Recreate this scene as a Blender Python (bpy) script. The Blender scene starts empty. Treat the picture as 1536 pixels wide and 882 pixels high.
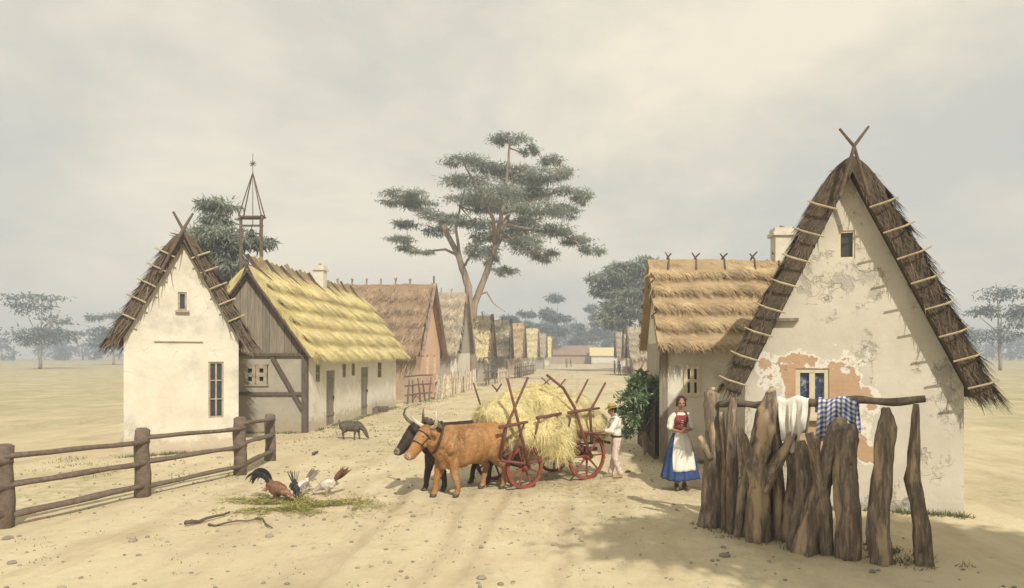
import bpy, bmesh, math, random
import numpy as np
from mathutils import Vector, Matrix, noise, Quaternion
random.seed(7)
rng = np.random.default_rng(11)
SC = bpy.context.scene
COL = SC.collection
V = Vector
PI = math.pi
EYE = 2.6          # eye height above the ground
FL = 1000.0        # focal length in photograph pixels
CX, CY = 860.0, 532.0   # where the street vanishes in the photograph

def G(px, py):
    """ground point seen at a measured spot"""
    Y = FL * EYE / (py - CY)
    return V(((px - CX) / FL * Y, Y, 0))
def P(px, py, Y):
    return V(((px - CX) / FL * Y, Y, EYE - (py - CY) / FL * Y))

# ------------------------------------------------------------------ materials
MATS = {}
def _n(nt, t, **kw):
    n = nt.nodes.new(t)
    for k, v in kw.items():
        if k in n.inputs: n.inputs[k].default_value = v
        else: setattr(n, k, v)
    return n
def c4(c): return (c[0], c[1], c[2], 1)
def mk(name, c1, c2=None, scale=4.0, stretch=(1, 1, 1), rough=0.85, bump=0.0, bscale=None, var=0.0,
       c3=None, thr3=(0.6, 0.7), scale3=1.5, detail=6.0, spec=0.25, trans=0.0, mud=None):
    """two-tone noise material; c3 = a third colour in patches; var = strength of the per-face 'var' attribute"""
    if name in MATS: return MATS[name]
    m = bpy.data.materials.new(name); m.use_nodes = True
    nt = m.node_tree; L = nt.links
    b = nt.nodes['Principled BSDF']
    b.inputs['Roughness'].default_value = rough
    b.inputs['Specular IOR Level'].default_value = spec
    tc = _n(nt, 'ShaderNodeTexCoord')
    mp = _n(nt, 'ShaderNodeMapping'); mp.inputs['Scale'].default_value = stretch
    L.new(tc.outputs['Object'], mp.inputs['Vector'])
    no = _n(nt, 'ShaderNodeTexNoise', Scale=scale, Detail=detail, Roughness=0.62)
    L.new(mp.outputs[0], no.inputs['Vector'])
    c2 = c2 or tuple(x * 0.7 for x in c1)
    rp = _n(nt, 'ShaderNodeValToRGB')
    rp.color_ramp.elements[0].position = 0.32; rp.color_ramp.elements[1].position = 0.68
    rp.color_ramp.elements[0].color = c4(c2); rp.color_ramp.elements[1].color = c4(c1)
    L.new(no.outputs['Fac'], rp.inputs['Fac'])
    out = rp.outputs['Color']
    if c3:
        n3 = _n(nt, 'ShaderNodeTexNoise', Scale=scale3, Detail=7.0, Roughness=0.65)
        L.new(tc.outputs['Object'], n3.inputs['Vector'])
        r3 = _n(nt, 'ShaderNodeMapRange'); r3.inputs[1].default_value = thr3[0]; r3.inputs[2].default_value = thr3[1]
        L.new(n3.outputs['Fac'], r3.inputs[0])
        mx = _n(nt, 'ShaderNodeMix', data_type='RGBA')
        L.new(r3.outputs[0], mx.inputs[0]); L.new(out, mx.inputs[6]); mx.inputs[7].default_value = c4(c3)
        out = mx.outputs[2]
    if mud:   # rain-splashed earth and a few hairline cracks on the limewash
        sp = _n(nt, 'ShaderNodeSeparateXYZ'); L.new(tc.outputs['Object'], sp.inputs[0])
        nm = _n(nt, 'ShaderNodeTexNoise', Scale=3.2, Detail=9.0, Roughness=.7); L.new(tc.outputs['Object'], nm.inputs['Vector'])
        a1 = _n(nt, 'ShaderNodeMath', operation='MULTIPLY_ADD'); L.new(nm.outputs['Fac'], a1.inputs[0]); a1.inputs[1].default_value = 1.5; a1.inputs[2].default_value = -.36
        d1 = _n(nt, 'ShaderNodeMath', operation='SUBTRACT'); L.new(a1.outputs[0], d1.inputs[0]); L.new(sp.outputs['Z'], d1.inputs[1])
        r4 = _n(nt, 'ShaderNodeMapRange'); r4.inputs[1].default_value = -.12; r4.inputs[2].default_value = .12; r4.inputs[4].default_value = .75; L.new(d1.outputs[0], r4.inputs[0])
        m4 = _n(nt, 'ShaderNodeMix', data_type='RGBA'); L.new(r4.outputs[0], m4.inputs[0]); L.new(out, m4.inputs[6]); m4.inputs[7].default_value = c4(mud); out = m4.outputs[2]
        vo = _n(nt, 'ShaderNodeTexVoronoi', feature='DISTANCE_TO_EDGE', Scale=1.1)
        nv = _n(nt, 'ShaderNodeTexNoise', Scale=2.0, Detail=7.0); L.new(tc.outputs['Object'], nv.inputs['Vector'])
        s5 = _n(nt, 'ShaderNodeVectorMath', operation='ADD'); L.new(tc.outputs['Object'], s5.inputs[0]); L.new(nv.outputs['Color'], s5.inputs[1]); L.new(s5.outputs[0], vo.inputs['Vector'])
        r5 = _n(nt, 'ShaderNodeMapRange'); r5.inputs[1].default_value = .003; r5.inputs[2].default_value = .010; r5.inputs[3].default_value = 1; r5.inputs[4].default_value = 0; L.new(vo.outputs['Distance'], r5.inputs[0])
        r6 = _n(nt, 'ShaderNodeMapRange'); r6.inputs[1].default_value = .50; r6.inputs[2].default_value = .58; r6.inputs[4].default_value = .7; L.new(no.outputs['Fac'], r6.inputs[0])
        m5 = _n(nt, 'ShaderNodeMath', operation='MULTIPLY'); L.new(r5.outputs[0], m5.inputs[0]); L.new(r6.outputs[0], m5.inputs[1])
        m6 = _n(nt, 'ShaderNodeMix', data_type='RGBA'); L.new(m5.outputs[0], m6.inputs[0]); L.new(out, m6.inputs[6]); m6.inputs[7].default_value = c4((.30, .26, .21)); out = m6.outputs[2]
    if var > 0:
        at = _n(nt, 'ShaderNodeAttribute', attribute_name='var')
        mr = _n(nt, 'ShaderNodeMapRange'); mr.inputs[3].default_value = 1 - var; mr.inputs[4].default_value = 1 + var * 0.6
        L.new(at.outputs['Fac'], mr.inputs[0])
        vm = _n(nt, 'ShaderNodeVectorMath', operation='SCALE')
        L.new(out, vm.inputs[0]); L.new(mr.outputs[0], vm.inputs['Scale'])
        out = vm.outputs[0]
    L.new(out, b.inputs['Base Color'])
    if bump > 0:
        nb = _n(nt, 'ShaderNodeTexNoise', Scale=(bscale or scale * 4), Detail=8.0, Roughness=0.6)
        L.new(mp.outputs[0], nb.inputs['Vector'])
        bp = _n(nt, 'ShaderNodeBump', Strength=min(1.0, bump), Distance=0.03)
        L.new(nb.outputs['Fac'], bp.inputs['Height']); L.new(bp.outputs[0], b.inputs['Normal'])
    if trans > 0:
        tr = _n(nt, 'ShaderNodeBsdfTranslucent'); L.new(out, tr.inputs['Color'])
        ms = _n(nt, 'ShaderNodeMixShader', Fac=trans)
        L.new(b.outputs[0], ms.inputs[1]); L.new(tr.outputs[0], ms.inputs[2])
        L.new(ms.outputs[0], nt.nodes['Material Output'].inputs[0])
    MATS[name] = m
    return m

def M(k): return MATS[k]
mk('straw_yellow', (.86, .75, .40), (.74, .61, .28), 1.2, (1, 1, 1), var=.40, bump=.3, trans=.12)
mk('straw_gold', (.58, .44, .26), (.42, .30, .17), 1.5, var=.45, bump=.3, trans=.1)
mk('straw_brown', (.38, .27, .17), (.28, .19, .12), 2.0, var=.45, bump=.3)
mk('straw_grey', (.48, .40, .28), (.36, .30, .21), 2.0, var=.4, bump=.3)
mk('straw_dark', (.165, .125, .085), (.10, .075, .055), 3.0, var=.5, bump=.5)
mk('straw_pale', (.66, .56, .33), (.54, .45, .26), 2.0, var=.4, bump=.3)
mk('straw_left', (.20, .15, .105), (.13, .095, .07), 3.0, var=.5, bump=.5)
mk('hay', (.88, .78, .46), (.76, .66, .32), 2.2, var=.36, bump=.2, trans=.2)
mk('feed_straw', (.40, .36, .12), (.24, .22, .08), 3.0, var=.5)
mk('plaster_white', (.72, .68, .58), (.62, .57, .47), 1.6, rough=.9, bump=.25, c3=(.50, .46, .38), thr3=(.54, .68), scale3=1.1, mud=(.44, .36, .25))
mk('plaster_cream', (.70, .66, .56), (.58, .53, .43), 1.3, rough=.9, bump=.5, c3=(.47, .44, .38), thr3=(.50, .66), scale3=1.0, mud=(.46, .38, .27))
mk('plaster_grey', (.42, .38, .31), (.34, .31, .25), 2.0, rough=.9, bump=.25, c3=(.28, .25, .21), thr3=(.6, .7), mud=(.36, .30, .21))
mk('plaster_pink', (.68, .46, .33), (.60, .38, .27), 1.6, rough=.9, bump=.2, c3=(.62, .47, .36), thr3=(.58, .68))
mk('plaster_tan', (.44, .33, .23), (.36, .27, .19), 1.6, rough=.9, bump=.2)
mk('plaster_rose', (.56, .42, .31), (.48, .36, .27), 1.2, rough=.9, bump=.2)
mk('boards_grey', (.33, .28, .21), (.20, .165, .125), 3.0, (5, 5, .6), rough=.85, bump=.4, var=.22)
mk('timber', (.17, .13, .10), (.09, .07, .055), 5.0, (4, 4, .8), rough=.8, bump=.5)
mk('timber_mid', (.22, .165, .125), (.12, .09, .07), 5.0, (1, 3, 3), rough=.85, bump=.6)
mk('stick', (.17, .125, .09), (.09, .07, .05), 8.0, rough=.85, bump=.3)
mk('stick_pale', (.50, .42, .27), (.36, .29, .18), 8.0, rough=.85, bump=.3, var=.2)
mk('fence_pale', (.66, .58, .45), (.36, .29, .21), 6.0, rough=.9, bump=.3, var=.3)
mk('frame_cream', (.68, .60, .42), (.58, .50, .34), 9.0, rough=.6)
mk('frame_tan', (.46, .39, .28), (.28, .23, .17), 9.0, rough=.75)
mk('pane_dark', (.055, .06, .065), (.03, .033, .04), 3.0, rough=.18, spec=.6)
mk('iron', (.07, .065, .06), (.04, .04, .04), 8.0, rough=.5)
mk('brick_white', (.66, .62, .53), (.54, .50, .42), 3.0, rough=.9, bump=.3)
mk('red_wood', (.30, .085, .055), (.17, .05, .035), 6.0, rough=.6, bump=.35)
mk('red_wood_dark', (.20, .085, .065), (.11, .05, .04), 6.0, rough=.7, bump=.35)
mk('leaf_grey', (.33, .355, .28), (.23, .26, .21), .35, var=.42, trans=.38, rough=.6)
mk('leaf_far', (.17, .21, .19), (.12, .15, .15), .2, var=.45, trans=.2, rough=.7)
mk('leaf_green', (.28, .37, .20), (.16, .23, .12), 2.0, var=.5, trans=.3, rough=.5)
mk('bark_pale', (.40, .33, .25), (.24, .19, .14), 2.0, (3, 3, .6), rough=.85, bump=.4)
mk('bark_red', (.36, .28, .21), (.20, .145, .105), 2.0, (3, 3, .6), rough=.85, bump=.4)
mk('skin_m', (.34, .19, .12), (.29, .155, .10), 8.0, rough=.5)
mk('skin_f', (.38, .215, .15), (.33, .18, .125), 8.0, rough=.5)
mk('cotton_white', (.78, .75, .68), (.70, .67, .60), 4.0, rough=.85, bump=.3, bscale=14)
mk('skirt_blue', (.055, .095, .24), (.03, .055, .15), 5.0, (3, 3, .5), rough=.85, bump=.3)
mk('bodice_red', (.29, .065, .06), (.19, .04, .04), 6.0, rough=.8, bump=.2)
mk('hair_wine', (.085, .032, .028), (.04, .018, .016), 20.0, (3, 3, 1), rough=.55, bump=.7)
mk('hair_dark', (.03, .022, .018), (.015, .012, .01), 30.0, rough=.55, bump=.5)
mk('eye_dark', (.015, .012, .01), (.01, .01, .01), 5.0, rough=.15, spec=.6)
mk('lip', (.34, .10, .09), (.30, .09, .08), 8.0, rough=.5)
mk('shoe', (.20, .13, .085), (.12, .08, .05), 8.0, rough=.6)
mk('shoe_pale', (.38, .29, .19), (.28, .21, .14), 8.0, rough=.6)
mk('hat_straw', (.58, .45, .14), (.42, .32, .10), 30.0, (1, 1, 3), rough=.8, bump=.6)
mk('cow_brown', (.50, .27, .11), (.34, .17, .065), 3.2, rough=.62, bump=.35, bscale=26, c3=(.50, .33, .18), thr3=(.52, .72), scale3=2.2, var=.55)
mk('cow_black', (.075, .05, .038), (.035, .025, .02), 3.0, var=.4, rough=.6, bump=.25, bscale=22)
mk('muzzle', (.50, .42, .36), (.36, .29, .25), 8.0, rough=.5)
mk('hoof', (.10, .075, .055), (.05, .04, .03), 9.0, rough=.5)
mk('horn', (.62, .55, .44), (.40, .34, .26), 5.0, rough=.35)
mk('horn_dark', (.16, .13, .10), (.08, .065, .05), 5.0, rough=.35)
mk('leather', (.085, .05, .035), (.05, .03, .022), 9.0, rough=.6)
mk('goat_fur', (.22, .175, .13), (.11, .085, .065), 6.0, (3, 3, .5), rough=.85, bump=.6, bscale=30, var=.45)
mk('feather_dark', (.045, .04, .042), (.02, .018, .02), 12.0, rough=.5, var=.5)
mk('feather_rust', (.26, .13, .075), (.14, .07, .045), 14.0, rough=.6, var=.4)
mk('feather_gold', (.60, .43, .22), (.44, .28, .13), 14.0, rough=.6, var=.4)
mk('feather_white', (.74, .70, .62), (.60, .54, .46), 14.0, rough=.65, var=.25)
mk('feather_grey', (.36, .30, .25), (.22, .18, .15), 14.0, rough=.65, var=.3)
mk('comb', (.45, .05, .04), (.35, .04, .03), 9.0, rough=.5)
mk('beak', (.50, .38, .16), None, 9.0, rough=.4)
mk('grass_blade', (.24, .24, .10), (.15, .16, .07), 2.0, var=.4, trans=.2)
mk('stone', (.36, .31, .24), (.24, .20, .16), 9.0, rough=.95, var=.3)
mk('coat_blue', (.09, .11, .19), (.06, .075, .13), 8.0, rough=.9)
mk('coat_brown', (.25, .19, .14), (.18, .13, .10), 8.0, rough=.9)
mk('tile_red', (.38, .25, .17), (.28, .18, .12), 1.0, rough=.9, var=.3)
# ------------------------------------------------------------------ mesh helpers
class MB:
    def __init__(s): s.v = []; s.f = []; s.var = []; s.mi = []
    def add(s, vs, fs, var=.5, mi=0):
        o = len(s.v); s.v.extend([tuple(x) for x in vs])
        for f in fs: s.f.append(tuple(i + o for i in f)); s.var.append(var if not callable(var) else var()); s.mi.append(mi)
    def box(s, c, size, rot=None, var=.5, mi=0, taper=1.0):
        hx, hy, hz = size[0] / 2, size[1] / 2, size[2] / 2
        vs = []
        for z in (-hz, hz):
            t = taper if z > 0 else 1
            for x, y in ((-hx, -hy), (hx, -hy), (hx, hy), (-hx, hy)):
                p = V((x * t, y * t, z))
                if rot is not None: p = rot @ p
                vs.append(p + V(c))
        s.add(vs, [(3, 2, 1, 0), (4, 5, 6, 7), (0, 1, 5, 4), (1, 2, 6, 5), (2, 3, 7, 6), (3, 0, 4, 7)], var, mi)
        return s
    def bar(s, p, q, w, h=None, var=.5, mi=0, up=(0, 0, 1), ext=0):
        p, q = V(p), V(q); d = (q - p); L = d.length; d.normalize()
        u = V(up)
        if abs(d.dot(u)) > .98: u = V((0, 1, 0))
        y = u.cross(d).normalized(); z = d.cross(y)
        R = Matrix((d, y, z)).transposed()
        s.box((p + q) / 2, (L + ext * 2, w, h or w), R, var, mi); return s
    def tube(s, pts, rad, n=8, seed=None, wob=0.0, rid=0.0, var=.5, mi=0, flat=1.0, cap=True):
        pts = [V(p) for p in pts]
        if not hasattr(rad, '__len__'): rad = [rad] * len(pts)
        up = V((0.12, .3, 1)).normalized()
        d0 = (pts[1] - pts[0]).normalized()
        if abs(d0.dot(up)) > .9: up = V((1, .2, 0)).normalized()
        x = d0.cross(up).normalized(); vs = []
        sd = seed if seed is not None else 0
        for i, p in enumerate(pts):
            a = pts[max(0, i - 1)]; b = pts[min(len(pts) - 1, i + 1)]
            d = (b - a).normalized(); x = (x - d * x.dot(d)).normalized(); y = d.cross(x)
            for k in range(n):
                an = 2 * PI * k / n; r = rad[i]
                if rid: r *= 1 + rid * noise.noise(V((math.cos(an) * 1.8 + sd * 3.1, math.sin(an) * 1.8, i * .12 + sd)))
                if wob: r *= 1 + wob * noise.noise(V((math.cos(an) * 2 + sd, math.sin(an) * 2, i * .8 + sd * 7)))
                vs.append(p + (x * math.cos(an) + y * math.sin(an) * flat) * r)
        fs = []
        for i in range(len(pts) - 1):
            for k in range(n):
                k2 = (k + 1) % n
                fs.append((i * n + k, i * n + k2, (i + 1) * n + k2, (i + 1) * n + k))
        if cap:
            fs.append(tuple(range(n - 1, -1, -1))); fs.append(tuple((len(pts) - 1) * n + k for k in range(n)))
        s.add(vs, fs, var, mi); return s
    def ell(s, c, r, R=None, n=12, m=8, var=.5, mi=0):
        vs = []; fs = []
        for j in range(m + 1):
            th = PI * j / m
            for i in range(n):
                ph = 2 * PI * i / n
                p = V((r[0] * math.sin(th) * math.cos(ph), r[1] * math.sin(th) * math.sin(ph), r[2] * math.cos(th)))
                if R is not None: p = R @ p
                vs.append(p + V(c))
        for j in range(m):
            for i in range(n):
                i2 = (i + 1) % n
                fs.append((j * n + i, (j + 1) * n + i, (j + 1) * n + i2, j * n + i2))
        s.add(vs, fs, var, mi); return s
    def prism(s, poly, axis_lo, axis_hi, f):
        n = len(poly)
        vs = [f(a, b, axis_lo) for a, b in poly] + [f(a, b, axis_hi) for a, b in poly]
        fs = [tuple(range(n - 1, -1, -1)), tuple(range(n, 2 * n))] + [(i, (i + 1) % n, (i + 1) % n + n, i + n) for i in range(n)]
        s.add(vs, fs); return s
    def strands(s, Pp, D, N, Lg, W, var, tip=.25):
        """many flat blades: base points, directions, normals, lengths, widths"""
        S = np.cross(D, N); S /= (np.linalg.norm(S, axis=1, keepdims=True) + 1e-9)
        a = Pp - S * W[:, None] / 2; b = Pp + S * W[:, None] / 2
        e = Pp + D * Lg[:, None]
        c = e + S * W[:, None] * tip / 2; d = e - S * W[:, None] * tip / 2
        vs = np.stack([a, b, c, d], 1).reshape(-1, 3)
        o = len(s.v); n = len(Pp)
        s.v.extend(map(tuple, vs.tolist()))
        idx = (np.arange(n)[:, None] * 4 + np.array([0, 1, 2, 3])) + o
        s.f.extend(map(tuple, idx.tolist())); s.var.extend(np.asarray(var).tolist()); s.mi.extend([0] * n)
        return s
    def mesh(s, name, mats, smooth=False, recalc=False):
        me = bpy.data.meshes.new(name); me.from_pydata(s.v, [], s.f)
        at = me.attributes.new('var', 'FLOAT', 'FACE'); at.data.foreach_set('value', np.array(s.var, dtype=np.float32))
        if not isinstance(mats, (list, tuple)): mats = [mats]
        for m in mats: me.materials.append(M(m) if isinstance(m, str) else m)
        if len(mats) > 1: me.polygons.foreach_set('material_index', s.mi)
        me.update()
        if recalc:
            b = bmesh.new(); b.from_mesh(me); bmesh.ops.recalc_face_normals(b, faces=b.faces); b.to_mesh(me); b.free()
        if smooth: me.polygons.foreach_set('use_smooth', [True] * len(me.polygons))
        return me

def put(name, me, parent=None, label=None):
    o = bpy.data.objects.new(name, me); COL.objects.link(o)
    if parent is not None: o.parent = parent
    if label: o['label'] = label
    return o
def obj(name, mb, mats, parent=None, smooth=False, recalc=False, label=None):
    return put(name, mb.mesh(name, mats, smooth, recalc), parent, label)
def tag(o, label, cat, group=None, kind=None):
    if label: o['label'] = label
    if cat: o['category'] = cat
    if group: o['group'] = group
    if kind: o['kind'] = kind
    return o
def thing(name, label, cat, loc=(0, 0, 0), rz=0.0, group=None, scale=1.0):
    o = bpy.data.objects.new(name, None); COL.objects.link(o)
    o.empty_display_size = .2
    o.location = loc; o.rotation_euler = (0, 0, rz); o.scale = (scale,) * 3
    return tag(o, label, cat, group)
def kids(o): return [c for c in bpy.data.objects if c.parent == o]
def dup(o, loc=None, rz=None, label=None, parent=None, scale=None):
    c = o.copy(); COL.objects.link(c)
    if parent is not None: c.parent = parent
    if loc is not None: c.location = loc
    if rz is not None: c.rotation_euler = (0, 0, rz)
    if scale is not None: c.scale = scale if hasattr(scale, '__len__') else (scale,) * 3
    if label: c['label'] = label
    for ch in kids(o): dup(ch, parent=c)
    return c

def cap_geo(mb, p0, r0, p1, r1, n=14, m=8, mi=0):
    """tapered capsule"""
    p0, p1 = V(p0), V(p1); d = (p1 - p0)
    d = d.normalized() if d.length > 1e-6 else V((0, 0, 1))
    u = V((0, 1, 0)) if abs(d.y) < .9 else V((1, 0, 0))
    x = u.cross(d).normalized(); y = d.cross(x)
    vs = []; fs = []; rows = []
    for j in range(m + 1):
        th = PI * j / (2 * m)   # from the p1 pole down to its equator
        rows.append((p1, r1, th))
    for j in range(m + 1): rows.append((p0, r0, PI / 2 + PI * j / (2 * m)))
    for c, r, th in rows:
        for i in range(n):
            ph = 2 * PI * i / n
            vs.append(c + (x * math.cos(ph) + y * math.sin(ph)) * r * math.sin(th) + d * r * math.cos(th))
    for j in range(len(rows) - 1):
        for i in range(n):
            i2 = (i + 1) % n
            fs.append((j * n + i, (j + 1) * n + i, (j + 1) * n + i2, j * n + i2))
    mb.add(vs, fs, .5, mi)

def fuse(name, caps, voxel, smooth=3, mats='skin_m', pick=None, parent=None, dec=None, disp=None, label=None, factor=.5):
    """one continuous skin over a set of tapered limbs and ellipsoids"""
    mb = MB()
    for c in caps:
        if c[0] == 'e': mb.ell(c[1], c[2], c[3] if len(c) > 3 else None, 16, 12)
        elif c[0] == 'chain':
            for (p, r), (q, r2) in zip(c[1][:-1], c[1][1:]): cap_geo(mb, p, r, q, r2)
        else: cap_geo(mb, *c)
    me = mb.mesh(name + '_src', ['skin_m'], recalc=True)
    b = bmesh.new(); b.from_mesh(me); bmesh.ops.remove_doubles(b, verts=b.verts, dist=1e-5)
    bmesh.ops.recalc_face_normals(b, faces=b.faces); b.to_mesh(me); b.free()
    t = bpy.data.objects.new('tmp', me); COL.objects.link(t)
    md = t.modifiers.new('r', 'REMESH'); md.mode = 'VOXEL'; md.voxel_size = voxel
    if smooth:
        sm = t.modifiers.new('s', 'SMOOTH'); sm.factor = factor; sm.iterations = smooth
    dg = bpy.context.evaluated_depsgraph_get()
    out = bpy.data.meshes.new_from_object(t.evaluated_get(dg))
    out.name = name
    bpy.data.objects.remove(t); bpy.data.meshes.remove(me)
    out.materials.clear()
    if not isinstance(mats, (list, tuple)): mats = [mats]
    for m in mats: out.materials.append(M(m))
    if disp:
        for v in out.vertices: v.co = disp(v.co)
    if pick:
        for p in out.polygons: p.material_index = pick(p.center)
    out.polygons.foreach_set('use_smooth', [True] * len(out.polygons))
    out.update()
    return put(name, out, parent, label)

def surf_strands(src, n, lg, wd, bias, biasw, lift, mb, seed=1, keep=None):
    """straw blades over a mesh's surface"""
    r = np.random.default_rng(seed)
    src.calc_loop_triangles()
    tv = np.array([t.vertices[:] for t in src.loop_triangles]); vc = np.array([v.co[:] for v in src.vertices])
    A, B, C = vc[tv[:, 0]], vc[tv[:, 1]], vc[tv[:, 2]]
    nn = np.cross(B - A, C - A); ar = np.linalg.norm(nn, axis=1); N = nn / (ar[:, None] + 1e-12)
    k = r.choice(len(tv), n, p=ar / ar.sum())
    u = r.random(n); v = r.random(n); fl = u + v > 1; u[fl] = 1 - u[fl]; v[fl] = 1 - v[fl]
    Pp = A[k] + (B[k] - A[k]) * u[:, None] + (C[k] - A[k]) * v[:, None]; Nn = N[k]
    if keep is not None:
        q = keep(Pp, Nn); Pp, Nn = Pp[q], Nn[q]; n = len(Pp)
    D = r.normal(size=(n, 3)) + np.array(bias) * biasw
    D -= Nn * (D * Nn).sum(1)[:, None]; D /= np.linalg.norm(D, axis=1)[:, None]
    D = D + Nn * (lift * r.random(n))[:, None]; D /= np.linalg.norm(D, axis=1)[:, None]
    L = lg * (.5 + r.random(n)); W = wd * (.6 + .8 * r.random(n))
    var = np.clip(.5 + .28 * r.normal(size=n) + .3 * np.sin(Pp[:, 0] * 5 + Pp[:, 2] * 6) * np.sin(Pp[:, 1] * 4 + 1), 0, 1)
    mb.strands(Pp - D * L[:, None] * .3 + Nn * .004, D, Nn, L, W, var)

def furry(o, n, lg, wd, bias, biasw=1.0, lift=.25, seed=1, zmin=None, idx=0):
    src = o.data; mb = MB(); mb.v = [v.co[:] for v in src.vertices]; mb.f = [tuple(p.vertices) for p in src.polygons]; mb.var = [.55] * len(mb.f); mb.mi = [p.material_index for p in src.polygons]
    nf = len(mb.f)
    surf_strands(src, n, lg, wd, bias, biasw, lift, mb, seed, keep=(None if zmin is None else (lambda p, q: p[:, 2] > zmin)))
    me = bpy.data.meshes.new(o.name); me.from_pydata(mb.v, [], mb.f)
    at = me.attributes.new('var', 'FLOAT', 'FACE'); at.data.foreach_set('value', np.array(mb.var, dtype=np.float32))
    for m in src.materials: me.materials.append(m)
    me.polygons.foreach_set('material_index', mb.mi); me.polygons.foreach_set('use_smooth', [i < nf for i in range(len(mb.f))]); me.update()
    o.data = me; bpy.data.meshes.remove(src); return o

# ------------------------------------------------------------------ houses (ridge along local x, gable ends at x=0 and x=L)
def roof_fn(hw, zr, ze, th, courses, seed, step, lump):
    ln = math.hypot(hw, zr - ze)
    def S(x, t):
        a = abs(t); sg = 1 if t >= 0 else -1
        ny, nz = (zr - ze) / ln, hw / ln
        w = min(1, a / .07); n = V((0, sg * ny * w, nz + (1 - w) * .3)).normalized()
        cf = (a * courses) % 1.0
        o = th * (1.0 - .12 * a) + step * (cf - .3) + lump * noise.noise(V((x * .9 + seed, t * 4, seed))) + lump * .5 * noise.noise(V((x * 3.1 + seed, t * 11, seed)))
        return V((x, hw * t, zr + (ze - zr) * a)), n, o
    return S
def thatch(parent, x0, x1, hw, zr, ze, th, mat, courses=5, n=4000, seed=1, step=.07, lump=.06, lean=.25, lg=.45, wd=.035, sides=(-1, 1), edge_mat=None, fringe=1.0, name='roof', vl=.8):
    S = roof_fn(hw, zr, ze, th, courses, seed, step, lump)
    L = x1 - x0; ln = math.hypot(hw, zr - ze)
    nx = max(6, int(L * 4)); nt = courses * 8
    mb = MB(); vs = []; ts = [(-1 + 2 * j / (2 * nt)) for j in range(2 * nt + 1)]
    for lay in (1, 0):
        for i in range(nx + 1):
            x = x0 + L * i / nx
            for t in ts:
                p, nrm, o = S(x, t)
                q = p + nrm * (o if lay else 0.0)
                if lay: q.z += .05 * noise.noise(V((x * .5, seed, 3)))
                vs.append(q)
    T = len(ts); K = (nx + 1) * T; fs = []
    for i in range(nx):
        for j in range(T - 1):
            a, b, c, d = i * T + j, (i + 1) * T + j, (i + 1) * T + j + 1, i * T + j + 1
            fs.append((a, b, c, d)); fs.append((d + K, c + K, b + K, a + K))
    for i in range(nx):
        a, b = i * T, (i + 1) * T; fs.append((b, a, a + K, b + K))
        a, b = i * T + T - 1, (i + 1) * T + T - 1; fs.append((a, b, b + K, a + K))
    for j in range(T - 1):
        a, b = j, j + 1; fs.append((a, b, b + K, a + K))
        a, b = nx * T + j, nx * T + j + 1; fs.append((b, a, a + K, b + K))
    mb.add(vs, fs, .35)
    r = np.random.default_rng(seed + 50)
    for sg in sides:
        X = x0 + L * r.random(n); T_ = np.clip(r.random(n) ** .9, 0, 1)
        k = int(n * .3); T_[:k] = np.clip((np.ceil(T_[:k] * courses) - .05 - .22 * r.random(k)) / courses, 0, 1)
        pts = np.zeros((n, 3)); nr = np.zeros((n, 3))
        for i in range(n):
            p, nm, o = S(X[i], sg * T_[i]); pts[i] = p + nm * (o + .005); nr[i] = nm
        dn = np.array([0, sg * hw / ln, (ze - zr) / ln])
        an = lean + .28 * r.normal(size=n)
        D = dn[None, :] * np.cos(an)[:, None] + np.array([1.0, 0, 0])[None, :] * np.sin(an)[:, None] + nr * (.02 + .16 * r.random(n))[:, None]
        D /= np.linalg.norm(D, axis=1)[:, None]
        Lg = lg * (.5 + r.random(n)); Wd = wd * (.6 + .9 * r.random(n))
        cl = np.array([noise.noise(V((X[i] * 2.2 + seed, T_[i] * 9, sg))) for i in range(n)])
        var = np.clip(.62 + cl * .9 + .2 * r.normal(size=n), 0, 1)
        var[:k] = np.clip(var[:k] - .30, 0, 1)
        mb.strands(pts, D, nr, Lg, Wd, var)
        # the shaggy eave
        m = int(L * 42 * fringe); X = x0 + L * r.random(m); q = np.zeros((m, 3)); nr2 = np.zeros((m, 3))
        for i in range(m):
            p, nm, o = S(X[i], sg * .985); q[i] = p + nm * (o * r.random()); nr2[i] = nm
        an = .2 * r.normal(size=m) + lean * .6
        D = dn[None, :] * np.cos(an)[:, None] + np.array([1.0, 0, 0])[None, :] * np.sin(an)[:, None] + np.array([0, 0, -.25])
        D /= np.linalg.norm(D, axis=1)[:, None]
        mb.strands(q, D, nr2, .22 * (.4 + r.random(m)), np.full(m, wd * 1.1), np.clip(.3 + .25 * r.normal(size=m), 0, 1))
    # the cut straw ends on both verges
    m = int(ln * 2 * 60 * fringe * max(.6, th / .2))
    for xe, dx in ((x0, -1), (x1, 1)):
        T_ = r.uniform(-1, 1, m); q = np.zeros((m, 3)); nr2 = np.zeros((m, 3)); D = np.zeros((m, 3))
        for i in range(m):
            p, nm, o = S(xe, T_[i]); q[i] = p + nm * (o * r.random()) + V((dx * -.03, 0, 0)); nr2[i] = (dx, 0, 0)
            sg = 1 if T_[i] > 0 else -1
            D[i] = (dx * .25, sg * hw / ln, (ze - zr) / ln)
        D += .22 * r.normal(size=(m, 3)) * np.array([.3, 1, 1]); D /= np.linalg.norm(D, axis=1)[:, None]
        mb.strands(q, D, nr2, lg * vl * (.4 + r.random(m)), np.full(m, wd), np.clip(.35 + .3 * r.normal(size=m), 0, 1))
    return obj(name, mb, mat, parent), S

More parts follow.
